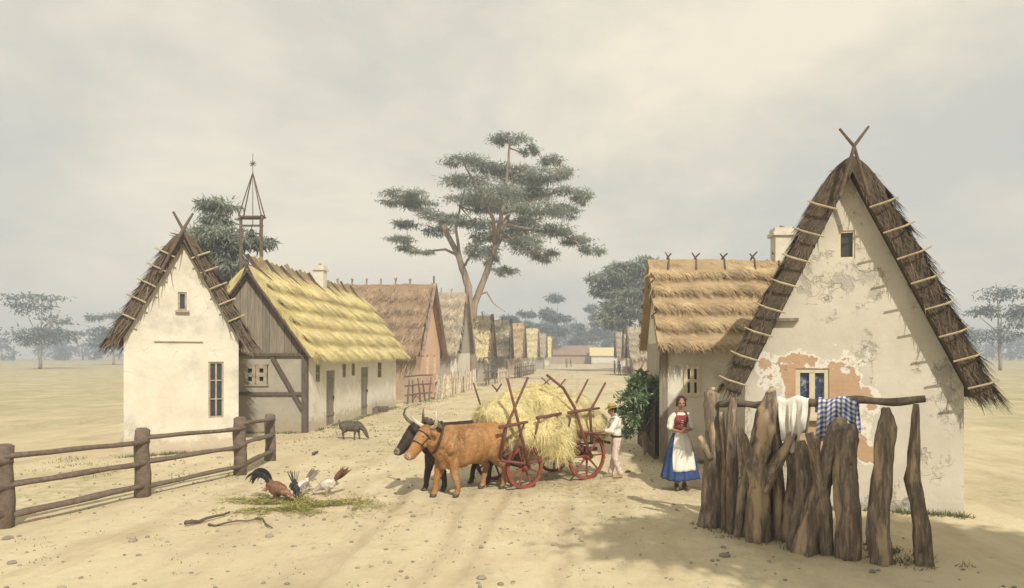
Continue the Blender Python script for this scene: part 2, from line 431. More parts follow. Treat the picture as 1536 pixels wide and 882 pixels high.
def boolean_cut(me, boxes):
    t = bpy.data.objects.new('t', me); COL.objects.link(t); cs = []
    mb = MB()
    for c, sz in boxes: mb.box(c, sz)
    co = put('c', mb.mesh('c', ['timber'], recalc=True))
    md = t.modifiers.new('b', 'BOOLEAN'); md.operation = 'DIFFERENCE'; md.object = co; md.solver = 'EXACT'
    dg = bpy.context.evaluated_depsgraph_get()
    out = bpy.data.meshes.new_from_object(t.evaluated_get(dg))
    bpy.data.objects.remove(t); bpy.data.objects.remove(co)
    return out
def walls(parent, L, w, hw, zr, ze, mat, holes=(), gap=.03, gable_mat=None):
    """solid walls under the roof; w = half width, slope taken from the roof"""
    sl = (zr - ze) / hw
    top = zr - gap; ht = zr - sl * w - gap
    mb = MB()
    mb.prism([(-w, 0), (w, 0), (w, ht), (0, top), (-w, ht)], 0, L, lambda a, b, x: (x, a, b))
    me = mb.mesh('walls', [mat], recalc=True)
    if holes: me = boolean_cut(me, holes)
    return put('wall', me, parent), ht

AX = {'x-': (V((0, -1, 0)), V((-1, 0, 0))), 'y-': (V((1, 0, 0)), V((0, -1, 0))), 'y+': (V((-1, 0, 0)), V((0, 1, 0)))}
def window(parent, c, w, h, face, nx=2, ny=2, fm='frame_cream', gm='pane_dark', rec=.10, fw=.045, sill=False, mullion=.03, name='window'):
    """pane set back in its hole, frame with glazing bars round it; c = centre on the wall's face"""
    rt, n = AX[face]; c = V(c); up = V((0, 0, 1))
    def R(): return Matrix((rt, -n, up)).transposed()
    pc = c - n * rec
    p = MB(); p.box(pc, (w - .02, .012, h - .02), R())
    o = obj(name, p, gm, parent)
    f = MB(); d = c - n * (rec - .035)
    for s in (-1, 1):
        f.box(d + rt * s * (w / 2 - fw / 2), (fw, .07, h), R())
        f.box(d + up * s * (h / 2 - fw / 2), (w - 2 * fw, .066, fw), R())
    for i in range(1, nx): f.box(d + rt * (-w / 2 + w * i / nx), (mullion * 1.3, .05, h - 2 * fw), R())
    for j in range(1, ny): f.box(d + up * (-h / 2 + h * j / ny), (w - 2 * fw, .04, mullion), R())
    obj('frame', f, fm, o)
    if sill:
        s_ = MB(); s_.box(c - up * (h / 2 + .025) + n * .03, (w + .12, .14, .05), R()); obj('sill', s_, fm, o)
    return o
def hole(c, w, h, face, d=.16):
    rt, n = AX[face]
    return (V(c), (d * 2 if abs(n.x) else w, d * 2 if abs(n.y) else w, h))
def plank_door(parent, c, w, h, face, mat='boards_grey', k=4, rec=.06):
    rt, n = AX[face]; c = V(c); up = V((0, 0, 1)); R = Matrix((rt, -n, up)).transposed()
    m = MB()
    for i in range(k):
        m.box(c - n * (rec + random.uniform(0, .008)) + rt * (-w / 2 + w * (i + .5) / k), (w / k - .012, .04, h), R, var=random.uniform(.1, .9))
    for z in (-.3, .32): m.box(c - n * (rec - .035) + up * h * z, (w * .94, .03, .09), R, var=.2)
    o = obj('door', m, mat, parent)
    hd = MB(); hd.box(c + n * .0 + rt * (w * .36), (.03, .05, .12), R); obj('handle', hd, 'iron', o)
    return o
def chimney(parent, c, w, h, mat='brick_white'):
    m = MB(); c = V(c)
    m.box(c + V((0, 0, h / 2)), (w, w, h)); m.box(c + V((0, 0, h - .12)), (w * 1.3, w * 1.3, .10)); m.box(c + V((0, 0, h - .015)), (w * 1.1, w * 1.1, .11))
    o = obj('chimney', m, mat, parent)
    p = MB(); p.tube([c + V((0, 0, h)), c + V((.02, 0, h + .12))], .07, 8); obj('flue', p, 'stone', o)
    return o
def ridge_sticks(parent, S, xs, ln, r=.025, mat='stick', rise=.28, sx=.12, seed=0, asym=1.0, name='ridge_pole'):
    """pairs of poles crossed over the ridge"""
    rd = random.Random(seed)
    for x in xs:
        for sg in (-1, 1):
            m = MB(); p0, n0, o0 = S(x, 0)
            top = p0 + n0 * (o0 + r) + V((sg * sx * .6 + rd.uniform(-.03, .03), -sg * rise * .45, rise * rd.uniform(.8, 1.15)))
            q, n1, o1 = S(x - sg * 0.02, 0.0)
            mid = q + n1 * (o1 + r * 1.4) + V((rd.uniform(-.02, .02), sg * .02, sg * r * .8))
            tt = min(.9, ln * (asym if sg > 0 else 1) / math.hypot(q.y - S(x, 1)[0].y, q.z - S(x, 1)[0].z))
            e, n2, o2 = S(x - sx * .8, sg * tt); e = e + n2 * (o2 + r)
            m1, n3, o3 = S(x - sx * .4, sg * tt * .5); m1 = m1 + n3 * (o3 + r * 1.3)
            m.tube([top, mid, m1, e], [r * .7, r, r, r * .8], 6, seed=x, wob=.3)
            obj(name, m, mat, parent)
# ------------------------------------------------------------------ sky, light, camera
SUN_EL = math.radians(41); sdir = V((-.43, .90, 0)).normalized() * math.cos(SUN_EL) + V((0, 0, -math.sin(SUN_EL)))
w = bpy.data.worlds.new('World'); SC.world = w; w.use_nodes = True
nt = w.node_tree; Lk = nt.links; bg = nt.nodes['Background']
sky = _n(nt, 'ShaderNodeTexSky'); sky.sky_type = 'NISHITA'; sky.sun_disc = False
sky.sun_elevation = SUN_EL; sky.sun_rotation = math.atan2(-sdir.x, -sdir.y); sky.air_density = 1.2; sky.dust_density = 3.0
tc = _n(nt, 'ShaderNodeTexCoord')
mp = _n(nt, 'ShaderNodeMapping'); mp.inputs['Scale'].default_value = (1.0, 1.0, 1.9); mp.inputs['Location'].default_value = (.35, .2, .55)
Lk.new(tc.outputs['Generated'], mp.inputs[0])
n1 = _n(nt, 'ShaderNodeTexNoise', Scale=2.0, Detail=9.0, Roughness=.56, Distortion=.15); Lk.new(mp.outputs[0], n1.inputs['Vector'])
n2 = _n(nt, 'ShaderNodeTexNoise', Scale=1.1, Detail=3.0, Roughness=.5); Lk.new(mp.outputs[0], n2.inputs['Vector'])
r1 = _n(nt, 'ShaderNodeValToRGB'); e = r1.color_ramp.elements
e[0].position = .40; e[0].color = (5.9, 5.85, 5.3, 1); e[1].position = .62; e[1].color = (8.8, 7.95, 6.3, 1)
x_ = e.new(.5); x_.color = (7.1, 6.65, 5.5, 1)
Lk.new(n1.outputs['Fac'], r1.inputs[0])
# thin gaps where the clear sky shows through the cloud sheet
r2 = _n(nt, 'ShaderNodeMapRange'); r2.inputs[1].default_value = .35; r2.inputs[2].default_value = .62; r2.inputs[3].default_value = .84; r2.inputs[4].default_value = .98
Lk.new(n2.outputs['Fac'], r2.inputs[0])
mx = _n(nt, 'ShaderNodeMix', data_type='RGBA'); Lk.new(r2.outputs[0], mx.inputs[0]); Lk.new(sky.outputs[0], mx.inputs[6]); Lk.new(r1.outputs[0], mx.inputs[7])
Lk.new(mx.outputs[2], bg.inputs[0]); bg.inputs[1].default_value = 0.112

sl = bpy.data.lights.new('sun', 'SUN'); sl.energy = 4.4; sl.angle = math.radians(.6); sl.color = (1, .93, .80)
so = bpy.data.objects.new('sun', sl); COL.objects.link(so); so.rotation_euler = sdir.to_track_quat('-Z', 'Y').to_euler(); so.location = (20, -20, 30)

cam = bpy.data.cameras.new('camera'); co = bpy.data.objects.new('camera', cam); COL.objects.link(co); SC.camera = co
co.location = (0, 0, EYE); co.rotation_euler = (PI / 2, 0, 0)
cam.sensor_width = 36; cam.lens = 36 * FL / 1536; cam.shift_x = -(CX - 768) / 1536; cam.shift_y = (CY - 441) / 1536
cam.clip_end = 4000; cam.clip_start = .05
SC.view_settings.view_transform = 'Standard'; SC.view_settings.look = 'None'; SC.view_settings.exposure = 0; SC.view_settings.gamma = 1
SC.render.engine = 'CYCLES'
cy = SC.cycles; cy.use_denoising = True; cy.max_bounces = 6; cy.diffuse_bounces = 3; cy.glossy_bounces = 2; cy.transmission_bounces = 2; cy.volume_bounces = 0
cy.transparent_max_bounces = 6; cy.caustics_reflective = False; cy.caustics_refractive = False
try: cy.denoiser = 'OPENIMAGEDENOISE'
except Exception: pass

# ------------------------------------------------------------------ ground
def rutx(y, k): return (-1.2 + .5 * math.sin(y * .13) + .012 * (y - 10) ** 1.0, -3.1 + .8 * math.sin(y * .09 + 1.2))[k]
def gz(x, y):
    h = .022 * noise.noise(V((x * .5, y * .5, 0))) + .012 * noise.noise(V((x * 1.7, y * 1.7, 4))) + .010 * noise.noise(V((x * 4.1, y * 4.1, 8)))
    for k in (0, 1):
        c = rutx(y, k)
        for s in (-.58, .58):
            d = abs(x - c - s + .05 * noise.noise(V((y * .8, k, s))))
            if d < .22 and y > 4: h += (-.045 * math.exp(-(d / .07) ** 2) + .02 * math.exp(-((d - .13) / .05) ** 2)) * (.6 + .6 * noise.noise(V((y * .35, k * 3, s))))
    return h
def gz_old(x, y): return .022 * noise.noise(V((x * .5, y * .5, 0))) + .012 * noise.noise(V((x * 1.7, y * 1.7, 4)))
def ground_mat():
    m = bpy.data.materials.new('ground_soil'); m.use_nodes = True; nt = m.node_tree; L = nt.links; b = nt.nodes['Principled BSDF']
    b.inputs['Roughness'].default_value = .95; b.inputs['Specular IOR Level'].default_value = .1
    tc = _n(nt, 'ShaderNodeTexCoord')
    def nz(sc, st=(1, 1, 1), det=6., ro=.6, dist=0.):
        mp = _n(nt, 'ShaderNodeMapping'); mp.inputs['Scale'].default_value = st; L.new(tc.outputs['Object'], mp.inputs[0])
        n = _n(nt, 'ShaderNodeTexNoise', Scale=sc, Detail=det, Roughness=ro, Distortion=dist); L.new(mp.outputs[0], n.inputs['Vector']); return n.outputs['Fac']
    def ramp(f, a, c):
        r = _n(nt, 'ShaderNodeMapRange'); r.inputs[1].default_value = a; r.inputs[2].default_value = c; L.new(f, r.inputs[0]); return r.outputs[0]
    def mix(f, a, c):
        x = _n(nt, 'ShaderNodeMix', data_type='RGBA')
        if isinstance(f, float): x.inputs[0].default_value = f
        else: L.new(f, x.inputs[0])
        for i, s in ((6, a), (7, c)):
            if isinstance(s, tuple): x.inputs[i].default_value = c4(s)
            else: L.new(s, x.inputs[i])
        return x.outputs[2]
    base = mix(ramp(nz(.35, (1, 1, 1), 7.), .35, .65), (.64, .55, .365), (.53, .445, .29))
    base = mix(ramp(nz(1.3, (1, .35, 1), 8.), .5, .72), base, (.45, .365, .235))
    base = mix(ramp(nz(9, (1, 1, 1), 6., .7), .58, .80), base, (.36, .29, .19))
    # cart ruts running along the street
    rut = mix(ramp(nz(1.2, (1.3, .16, 1), 6., .6, .9), .56, .74), base, (.50, .41, .265))
    # thin grass over the verges
    grass = ramp(nz(.22, (1, .6, 1), 8., .68), .50, .66)
    g2 = ramp(nz(5, (1, 1, 1), 5., .7), .38, .62)
    mu = _n(nt, 'ShaderNodeMath', operation='MULTIPLY'); L.new(grass, mu.inputs[0]); L.new(g2, mu.inputs[1])
    mu2 = _n(nt, 'ShaderNodeMath', operation='MULTIPLY'); L.new(mu.outputs[0], mu2.inputs[0]); mu2.inputs[1].default_value = .75
    col = mix(mu2.outputs[0], rut, (.27, .26, .12))
    sx = _n(nt, 'ShaderNodeSeparateXYZ'); L.new(tc.outputs['Object'], sx.inputs[0])
    ab = _n(nt, 'ShaderNodeMath', operation='ADD'); L.new(sx.outputs['X'], ab.inputs[0]); ab.inputs[1].default_value = 3.0
    a2 = _n(nt, 'ShaderNodeMath', operation='ABSOLUTE'); L.new(ab.outputs[0], a2.inputs[0])
    a3 = _n(nt, 'ShaderNodeMapRange'); a3.inputs[1].default_value = 9; a3.inputs[2].default_value = 24; L.new(a2.outputs[0], a3.inputs[0])
    a4 = _n(nt, 'ShaderNodeMath', operation='MULTIPLY'); L.new(a3.outputs[0], a4.inputs[0]); L.new(ramp(nz(.5, (1, 1, 1), 8., .7), .36, .60), a4.inputs[1])
    a5 = _n(nt, 'ShaderNodeMath', operation='MULTIPLY'); L.new(a4.outputs[0], a5.inputs[0]); a5.inputs[1].default_value = .8
    col = mix(a5.outputs[0], col, (.33, .31, .17))
    ra_ = _n(nt, 'ShaderNodeAttribute', attribute_name='rut'); rm = _n(nt, 'ShaderNodeMath', operation='MULTIPLY'); L.new(ra_.outputs['Fac'], rm.inputs[0]); L.new(ramp(nz(1.4, (1, .5, 1), 7., .7), .30, .62), rm.inputs[1])
    col = mix(rm.outputs[0], col, (.40, .315, .20))
    # damp and trodden patches, dung
    col = mix(ramp(nz(2.2, (1, 1.4, 1), 9., .72), .60, .72), col, (.40, .32, .205))
    col = mix(ramp(nz(7.0, (1, 1, 1), 4., .6), .70, .74), col, (.22, .17, .11))
    # reddish worn earth
    col = mix(ramp(nz(.5, (1, 1.6, 1), 5.), .62, .74), col, (.56, .42, .27))
    L.new(col, b.inputs['Base Color'])
    bp = _n(nt, 'ShaderNodeBump', Strength=.55, Distance=.05); L.new(nz(5, (1, .6, 1), 10., .7), bp.inputs['Height'])
    bp2 = _n(nt, 'ShaderNodeBump', Strength=.35, Distance=.01); L.new(nz(45, (1, 1, 1), 5., .7), bp2.inputs['Height']); L.new(bp.outputs[0], bp2.inputs['Normal'])
    L.new(bp2.outputs[0], b.inputs['Normal']); return m
MATS['ground_soil'] = ground_mat()
def axis(lo, hi, f0, f1, fine, k=1.35):
    a = list(np.arange(f0, f1 + 1e-6, fine)); st = fine; x = f1
    while x < hi: st *= k; x = min(hi, x + st); a.append(x)
    st = fine; x = f0; pre = []
    while x > lo: st *= k; x = max(lo, x - st); pre.append(x)
    return pre[::-1] + a
xs, ys = axis(-500, 500, -13, 7, .085), axis(-70, 450, 6, 26, .085)
mb = MB(); vs = [(x, y, gz(x, y) if (-40 < x < 30 and 0 < y < 60) else 0) for y in ys for x in xs]; nx = len(xs)
mb.add(vs, [(j * nx + i, j * nx + i + 1, (j + 1) * nx + i + 1, (j + 1) * nx + i) for j in range(len(ys) - 1) for i in range(nx - 1)])
gme = mb.mesh('ground', 'ground_soil', True); ra = gme.attributes.new('rut', 'FLOAT', 'POINT'); rv = np.zeros(len(vs), dtype=np.float32)
for i, (x, y, z) in enumerate(vs):
    if -7 < x < 3 and 5 < y < 120:
        d = min(abs(x - rutx(y, k) - s + .05 * noise.noise(V((y * .8, k, s)))) for k in (0, 1) for s in (-.58, .58)); rv[i] = math.exp(-(d / .11) ** 2) * max(0, min(1, .75 + .8 * noise.noise(V((y * .3, x * .3, 2)))))
ra.data.foreach_set('value', rv)
tag(put('ground', gme), 'sandy village street and yards with faint ruts and thin grass', 'ground', kind='structure')

# ------------------------------------------------------------------ LEFT HOUSE
R90 = PI / 2
h = thing('cottage', 'cream plastered cottage with dark thatch and crossed poles, behind the rail fence', 'house', (-10.24, 17.5, 0), math.radians(120))
hw, zr, ze, L_, w_ = 1.42, 5.55, 2.84, 4.0, 1.30
wins = [((0, -.76 * 1.0, 1.66), .36, 1.5), ((0, 0.02, 4.0), .2, .48)]
wl, ht = walls(h, L_, w_, hw, zr, ze, 'plaster_cream', [hole(c, a, b, 'x-') for c, a, b in wins])
window(h, wins[0][0], .36, 1.5, 'x-', 2, 3, 'frame_tan'); window(h, wins[1][0], .2, .48, 'x-', 1, 1, 'frame_tan', sill=True)
rf, S = thatch(h, -.22, L_ + .1, hw, zr, ze, .26, 'straw_left', 6, 2600, 3, step=.06, lump=.05, lean=-.1)
for i, t in enumerate((.16, .3, .45, .60, .76)):
    for sg in (-1, 1):
        p, nm, o = S(-.26, sg * t); m = MB()
        m.tube([p + nm * -.02 + V((-.03, -sg * .02, 0)), p + nm * (o * .5) + V((-.05, 0, .01)), p + nm * (o + .1) + V((-.02, sg * .04, .02))], .022, 6, seed=i, wob=.3)
        obj('thatch_pin', m, 'stick_pale', h)
for sg in (-1, 1):
    p, nm, o = S(-.24, 0); a, n_, o2 = S(-.24, sg * .36); m = MB()
    m.tube([a + V((-.08, 0, .10)), p + V((-.10 - .04 * (sg > 0), 0, o * 1.1)), p + V((-.10, -sg * .22, o + .48))], [.035, .04, .028], 7, seed=sg, wob=.3); obj('ridge_pole', m, 'stick', h)
m = MB(); m.box((-.03, .1, 2.97), (.06, 1.1, .05)); obj('ledge', m, 'plaster_cream', h)

# ------------------------------------------------------------------ YELLOW THATCHED HOUSE
h = thing('farmhouse', 'long white farmhouse with bright yellow thatch and a grey boarded gable', 'house', (-10.75, 22.3, 0), R90)
hw, zr, ze, L_, w_ = 2.10, 5.42, 2.50, 11.2, 1.83
def yx(px): return (-8.92 / ((px - CX) / FL)) - 22.3     # a spot along the street wall
HW = [(yx(477), .42, 1.95, .62), (yx(516.5), .42, 1.98, .55), (yx(530), .42, 2.0, .52), (yx(569.5), .62, 1.9, .72)]
HD = [(yx(496), .85, 2.0), (yx(547), .95, 2.05)]
holes = [hole((x, -w_, z), ww, hh, 'y-') for x, ww, z, hh in HW] + [hole((x, -w_, hh / 2 + .02), ww, hh, 'y-') for x, ww, hh in HD] + [hole((0, -.15, 1.93), .78, .66, 'x-')]
wl, ht = walls(h, L_, w_, hw, zr, ze, 'plaster_white', holes)
for x, ww, z, hh in HW: window(h, (x, -w_, z), ww, hh, 'y-', 2, 2, 'frame_tan', rec=.08)
for x, ww, hh in HD: plank_door(h, (x, -w_, hh / 2 + .02), ww, hh, 'y-')
# the gable's shade put in as grey on its lower part (a 2 cm coat with a hole left for the window) and boards above
m = MB()
for (y0, y1, z0, z1) in ((-1.83, 1.83, 0, 1.6), (-1.83, 1.83, 2.26, 2.62), (-1.83, -.54, 1.6, 2.26), (.24, 1.83, 1.6, 2.26)):
    m.box((-.012, (y0 + y1) / 2, (z0 + z1) / 2), (.02, y1 - y0, z1 - z0))
obj('shade_coat', m, 'plaster_grey', h)
m = MB(); nb = 15; sl_ = (zr - ze) / hw
for i in range(nb):
    y0 = -w_ + 2 * w_ * i / nb; y1 = y0 + 2 * w_ / nb - .018
    za, zb = zr - sl_ * abs(y0) - .06, zr - sl_ * abs(y1) - .06
    if y0 < 0 < y1: pass
    xo = -.05 - random.uniform(0, .012); zb_ = 2.66 - random.uniform(0, .05)
    m.add([(xo, y0, zb_), (xo, y1, zb_), (xo, y1, zb), (xo, y0, za), (-.024, y0, zb_), (-.024, y1, zb_), (-.024, y1, zb), (-.024, y0, za)],
          [(0, 3, 2, 1), (0, 1, 5, 4), (1, 2, 6, 5), (0, 4, 7, 3), (2, 3, 7, 6)], random.uniform(0, 1))
obj('gable_board', m, 'boards_grey', h)
for nm_, a, b, ww in (('beam', (-.06, -1.86, 2.6), (-.06, 1.86, 2.6), .13), ('rail', (-.05, -1.8, 1.3), (-.05, 1.8, 1.3), .10), ('brace', (-.07, -.72, 2.52), (-.07, -1.72, .78), .10), ('corner_post', (-.05, -1.80, 0), (-.05, -1.80, 2.75), .17)):
    m = MB(); m.bar(a, b, .10 if nm_ != 'corner_post' else .17, ww, up=(1, 0, 0)); obj(nm_, m, 'timber', h)
for sg in (-1, 1):   # a pair of shutters with two openings each
    o = MB(); cx = -.15 + sg * .19
    R = .02
    for (yy, zz, a, b) in ((cx, 2.20, .36, .12), (cx, 1.66, .36, .12), (cx, 1.93, .36, .14), (cx - .125, 1.93, .11, .42), (cx + .125, 1.93, .11, .42)):
        o.box((-.045 - (.003 if a > .2 else 0), yy, zz), (.03, a, b))
    s = obj('shutter', o, 'frame_tan', h)
m = MB(); m.box((.05, -.15, 1.93), (.02, .76, .64)); o = obj('window', m, 'pane_dark', h)
m = MB(); m.box((-.03, -.15, 1.58), (.09, .86, .06)); obj('sill', m, 'frame_tan', o)
m = MB(); m.box((-.03, -.15, 2.28), (.09, .86, .05)); obj('frame', m, 'frame_tan', o)
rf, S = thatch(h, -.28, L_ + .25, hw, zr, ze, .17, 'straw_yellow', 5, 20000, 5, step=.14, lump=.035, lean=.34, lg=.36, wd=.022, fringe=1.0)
m = MB()
for sg in (-1, 1):
    a, n_, _o = S(-.27, sg * .98); p, n_, _o = S(-.27, 0); m.bar(a + V((0, 0, -.05)), p + V((0, 0, -.04)), .05, .16, up=(1, 0, 0))
obj('bargeboard', m, 'timber', h)
chimney(h, (6.0, 0, 5.35), .42, .98)
for i in range(26):  # battens laid slantwise over the ridge
    x = .2 + i * .425 + random.uniform(-.06, .06); sg = -1
    if 5.65 < x < 6.45: continue
    p, n_, o_ = S(x, 0); q, n2_, o2_ = S(x + .35 + random.uniform(0, .2), sg * .22); m = MB()
    wv = random.uniform(.09, .15)
    a = p + n_ * (o_ + .03) + V((-.30, .10, .34 + random.uniform(-.08, .1))); c = q + n2_ * (o2_ + .03)
    mid = p + n_ * (o_ + .05) + V((0, -.02, 0))
    m.bar(mid, a, wv, .03, up=(1, .2, 0), ext=.02); m.bar(mid, c, wv, .03, up=(1, .2, 0), ext=.02)
    obj('ridge_batten', m, 'stick_pale' if i % 3 else 'timber_mid', h)
for sg in (-1, 1):
    p, nm, o = S(-.26, 0); a, n_, o2 = S(-.26, sg * .1); m = MB()
    m.tube([a + V((-.04, 0, -.02)), p + V((-.06 - .05 * (sg > 0), 0, o * .9)), p + V((-.06, -sg * .14, o + .27))], .026, 6); obj('ridge_pole', m, 'stick', h)

# ------------------------------------------------------------------ PINK GABLED HOUSE (ridge along x, gable to the street)
h = thing('cottage', 'brown thatched cottage whose tall pink gable faces the street', 'house', (-9.0, 41.6, 0), PI)
# local x runs away from the street; local -y is the far side, +y faces the camera
hw, zr, ze, L_, w_ = 3.75, 6.75, 2.55, 9.0, 3.4
pw = [((0, .45, 1.95), .62, 1.25), ((0, -1.65, 1.95), .66, 1.25)]
wl, ht = walls(h, L_, w_, hw, zr, ze, 'plaster_pink', [hole(c, a, b, 'x-') for c, a, b in pw])
m = MB(); m.box((L_ / 2, w_ + .012, 1.3), (L_ - .02, .02, 2.6)); obj('side_shade', m, 'plaster_tan', h)  # tan sheet puts the shade of this side wall into its colour
for c, a, b in pw: window(h, c, a, b, 'x-', 2, 3, 'frame_cream')
rf, S = thatch(h, -.28, L_ + .3, hw, zr, ze, .26, 'straw_brown', 5, 5000, 8, step=.08, lump=.07, lean=.12, lg=.6, wd=.05)
m = MB()
for sg in (-1, 1):
    a, n_, _o = S(-.31, sg * .99); p, n_, _o = S(-.31, 0); m.bar(a + V((0, 0, -.08)), p + V((0, 0, .3)), .08, .34, up=(1, 0, 0))
obj('bargeboard', m, 'bark_red', h)
ridge_sticks(h, S, [1.2 + .9 * i for i in range(7)], .55, .05, 'straw_brown', .3, .15, 3)
m = MB(); p, n_, _o = S(-.3, 0); m.tube([p + V((0, 0, .1)), p + V((0, 0, .75))], .06, 6); obj('finial', m, 'stick', h)

# ------------------------------------------------------------------ GREY HOUSE behind it
h = thing('cottage', 'grey walled cottage with pale straw roof behind the pink gable', 'house', (-8.7, 53.0, 0), PI)
hw, zr, ze, L_, w_ = 3.4, 7.35, 2.75, 8.0, 3.05
wl, ht = walls(h, L_, w_, hw, zr, ze, 'plaster_grey', [])
m = MB(); m.box((-.02, 0, 1.35), (.03, 5.9, 2.7)); m.box((.25, w_ + .02, 1.35), (.5, .03, 2.7)); obj('street_plaster', m, 'plaster_white', h)
rf, S = thatch(h, -.22, L_ + .3, hw, zr, ze, .22, 'straw_grey', 5, 3500, 9, step=.08, lump=.07, lean=.1, lg=.6, wd=.06)
m = MB()
for sg in (-1, 1):
    a, n_, _o = S(-.24, sg * .99); p, n_, _o = S(-.24, 0); m.bar(a + V((0, 0, -.08)), p + V((0, 0, .2)), .08, .26, up=(1, 0, 0))
obj('bargeboard', m, 'timber_mid', h)
ridge_sticks(h, S, [1.0 + .8 * i for i in range(6)], .5, .045, 'straw_grey', .3, .15, 4)

# ------------------------------------------------------------------ the far row on the left
row = [(66, -8.5, 'straw_pale', 'plaster_grey', 'far cottage with ribbed pale yellow roof just past the big tree'),
       (76, -7.6, 'straw_grey', 'plaster_grey', 'far cottage with grey weathered roof next to the ribbed yellow one'),
       (88, -6.9, 'straw_gold', 'plaster_tan', 'far cottage with ochre thatch after the grey roofed one'),
       (103, -5.9, 'straw_pale', 'plaster_white', 'pale far cottage halfway down the left row of houses'),
       (122, -5.4, 'straw_grey', 'plaster_grey', 'small grey far cottage near the end of the left row'),
       (146, -5.2, 'straw_yellow', 'plaster_white', 'tiny bright yellow cottage closing the left row')]
def far_house(Y, X, rm, wm, lab, rz=PI, group='cottages lining the far street', L_=8.0, hw=3.2, zr=6.3, ze=2.2, seed=0, n=1400):
    h = thing('cottage', lab, 'house', (X, Y, 0), rz, group)
    w_ = hw - .35; sd = 'y+' if rz else 'y-'
    wl, ht = walls(h, L_, w_, hw, zr, ze, wm)
    rf, S = thatch(h, -.45, L_ + .3, hw, zr, ze, .2, rm, 5, n, seed, step=.1, lump=.07, lean=.1, lg=.7, wd=.07, fringe=.5)
    m = MB()
    for sg in (-1, 1):
        a, n_, _o = S(-.47, sg * .99); p, n_, _o = S(-.47, 0); m.bar(a + V((0, 0, -.08)), p + V((0, 0, .3)), .08, .3, up=(1, 0, 0))
    obj('bargeboard', m, 'timber_mid', h)
    ridge_sticks(h, S, [.5 + 1.1 * i for i in range(5)], .5, .05, 'timber_mid', .35, .15, seed)
    s = -1 if not rz else 1
    m = MB(); m.box((2.2, s * (w_ + .02), 1.25), (.55, .03, .8)); f = obj('window', m, 'pane_dark', h)
    m = MB(); m.box((2.2, s * (w_ + .035), 1.68), (.7, .04, .06)); m.box((2.2, s * (w_ + .035), .82), (.7, .04, .06)); m.box((2.2, s * (w_ + .04), 1.25), (.05, .03, .8)); obj('frame', m, 'frame_cream', f)
    m = MB(); m.box((-.02, 0, 1.0), (.03, 1.0, 2.0)); obj('door', m, 'boards_grey', h)
    return h
for i, (Y, X, rm, wm, lab) in enumerate(row): far_house(Y, X, rm, wm, lab, seed=20 + i, zr=(6.3, 6.4, 6.6, 6.5, 6.3, 6.4)[i])
for i, (Y, X, rm, wm, lab) in enumerate([(84, 7.3, 'straw_grey', 'plaster_rose', 'rose walled far cottage with grey thatch behind the leafy bush'),
        (101, 8.1, 'straw_yellow', 'plaster_white', 'small far cottage with bright yellow roof on the right side of the street'),
        (122, 8.2, 'straw_grey', 'plaster_white', 'last small grey roofed cottage on the right side of the street')]):
    far_house(Y, X, rm, wm, lab, 0.0, seed=40 + i, zr=(5.9, 6.6, 6.6)[i])
h = thing('barn', 'low long building with reddish roof closing the far end of the street', 'building', (-.5, 190, 0), 0)
m = MB(); m.box((0, 0, 1.3), (13, 5, 2.6)); obj('wall', m, 'plaster_tan', h)
m = MB(); m.prism([(-3, 2.5), (3, 2.5), (0, 5.2)], -7, 6.8, lambda a, b, x: (x, a, b)); obj('roof', m, 'tile_red', h, recalc=True)
h = thing('barn', 'low pale yellow barn beside the reddish roof at the street end', 'building', (10.5, 186, 0), 0)
m = MB(); m.box((0, 0, 1.2), (11, 5, 2.4)); obj('wall', m, 'plaster_white', h)
m = MB(); m.prism([(-3, 2.3), (3, 2.3), (0, 4.6)], -6, 6, lambda a, b, x: (x, a, b)); obj('roof', m, 'straw_yellow', h, recalc=True)

# ------------------------------------------------------------------ MAIN RIGHT COTTAGE (ridge along x, gable to the street)
h = thing('cottage', 'white cottage behind the woman with golden ribbed thatch and white chimney', 'house', (2.2, 18.0, 0), 0)
hw, zr, ze, L_, w_ = 2.02, 5.02, 2.72, 5.0, 1.7
hc = (.70, -w_, 1.96); 
wl, ht = walls(h, L_, w_, hw, zr, ze, 'plaster_white', [hole(hc, .40, .76, 'y-')])
window(h, hc, .40, .76, 'y-', 2, 2, 'frame_cream', rec=.03, fw=.085, mullion=.075)
m = MB(); m.box((-.012, 0, 1.45), (.02, 3.38, 2.9)); obj('gable_shade', m, 'plaster_grey', h)  # grey sheet paints in the shade on the street gable
m = MB(); m.box((.0, -1.71, 1.45), (.2, .10, 2.9)); obj('corner_post', m, 'boards_grey', h)
rf, S = thatch(h, -.2, L_ + .1, hw, zr, ze, .19, 'straw_gold', 5, 14000, 12, step=.14, lump=.03, lean=.42, lg=.32, wd=.018, fringe=1.0)
ridge_sticks(h, S, [.36, 1.10, 1.85, 2.65, 3.3], .75, .026, 'stick', .16, .14, 6)
for sg, i in ((1, 0), (1, 1), (1, 2), (1, 3), (-1, 0), (-1, 1), (-1, 2)):
    p, nm, o = S(-.2, sg * (.3 + .18 * i)); m = MB()
    m.tube([p + V((-.03, 0, 0)), p + nm * (o * .5) + V((-.05, 0, 0)), p + nm * (o + .08) + V((.06, 0, 0))], .018, 6); obj('thatch_pin', m, 'stick', h)
chimney(h, (3.45, .1, 4.85), .46, 1.12)

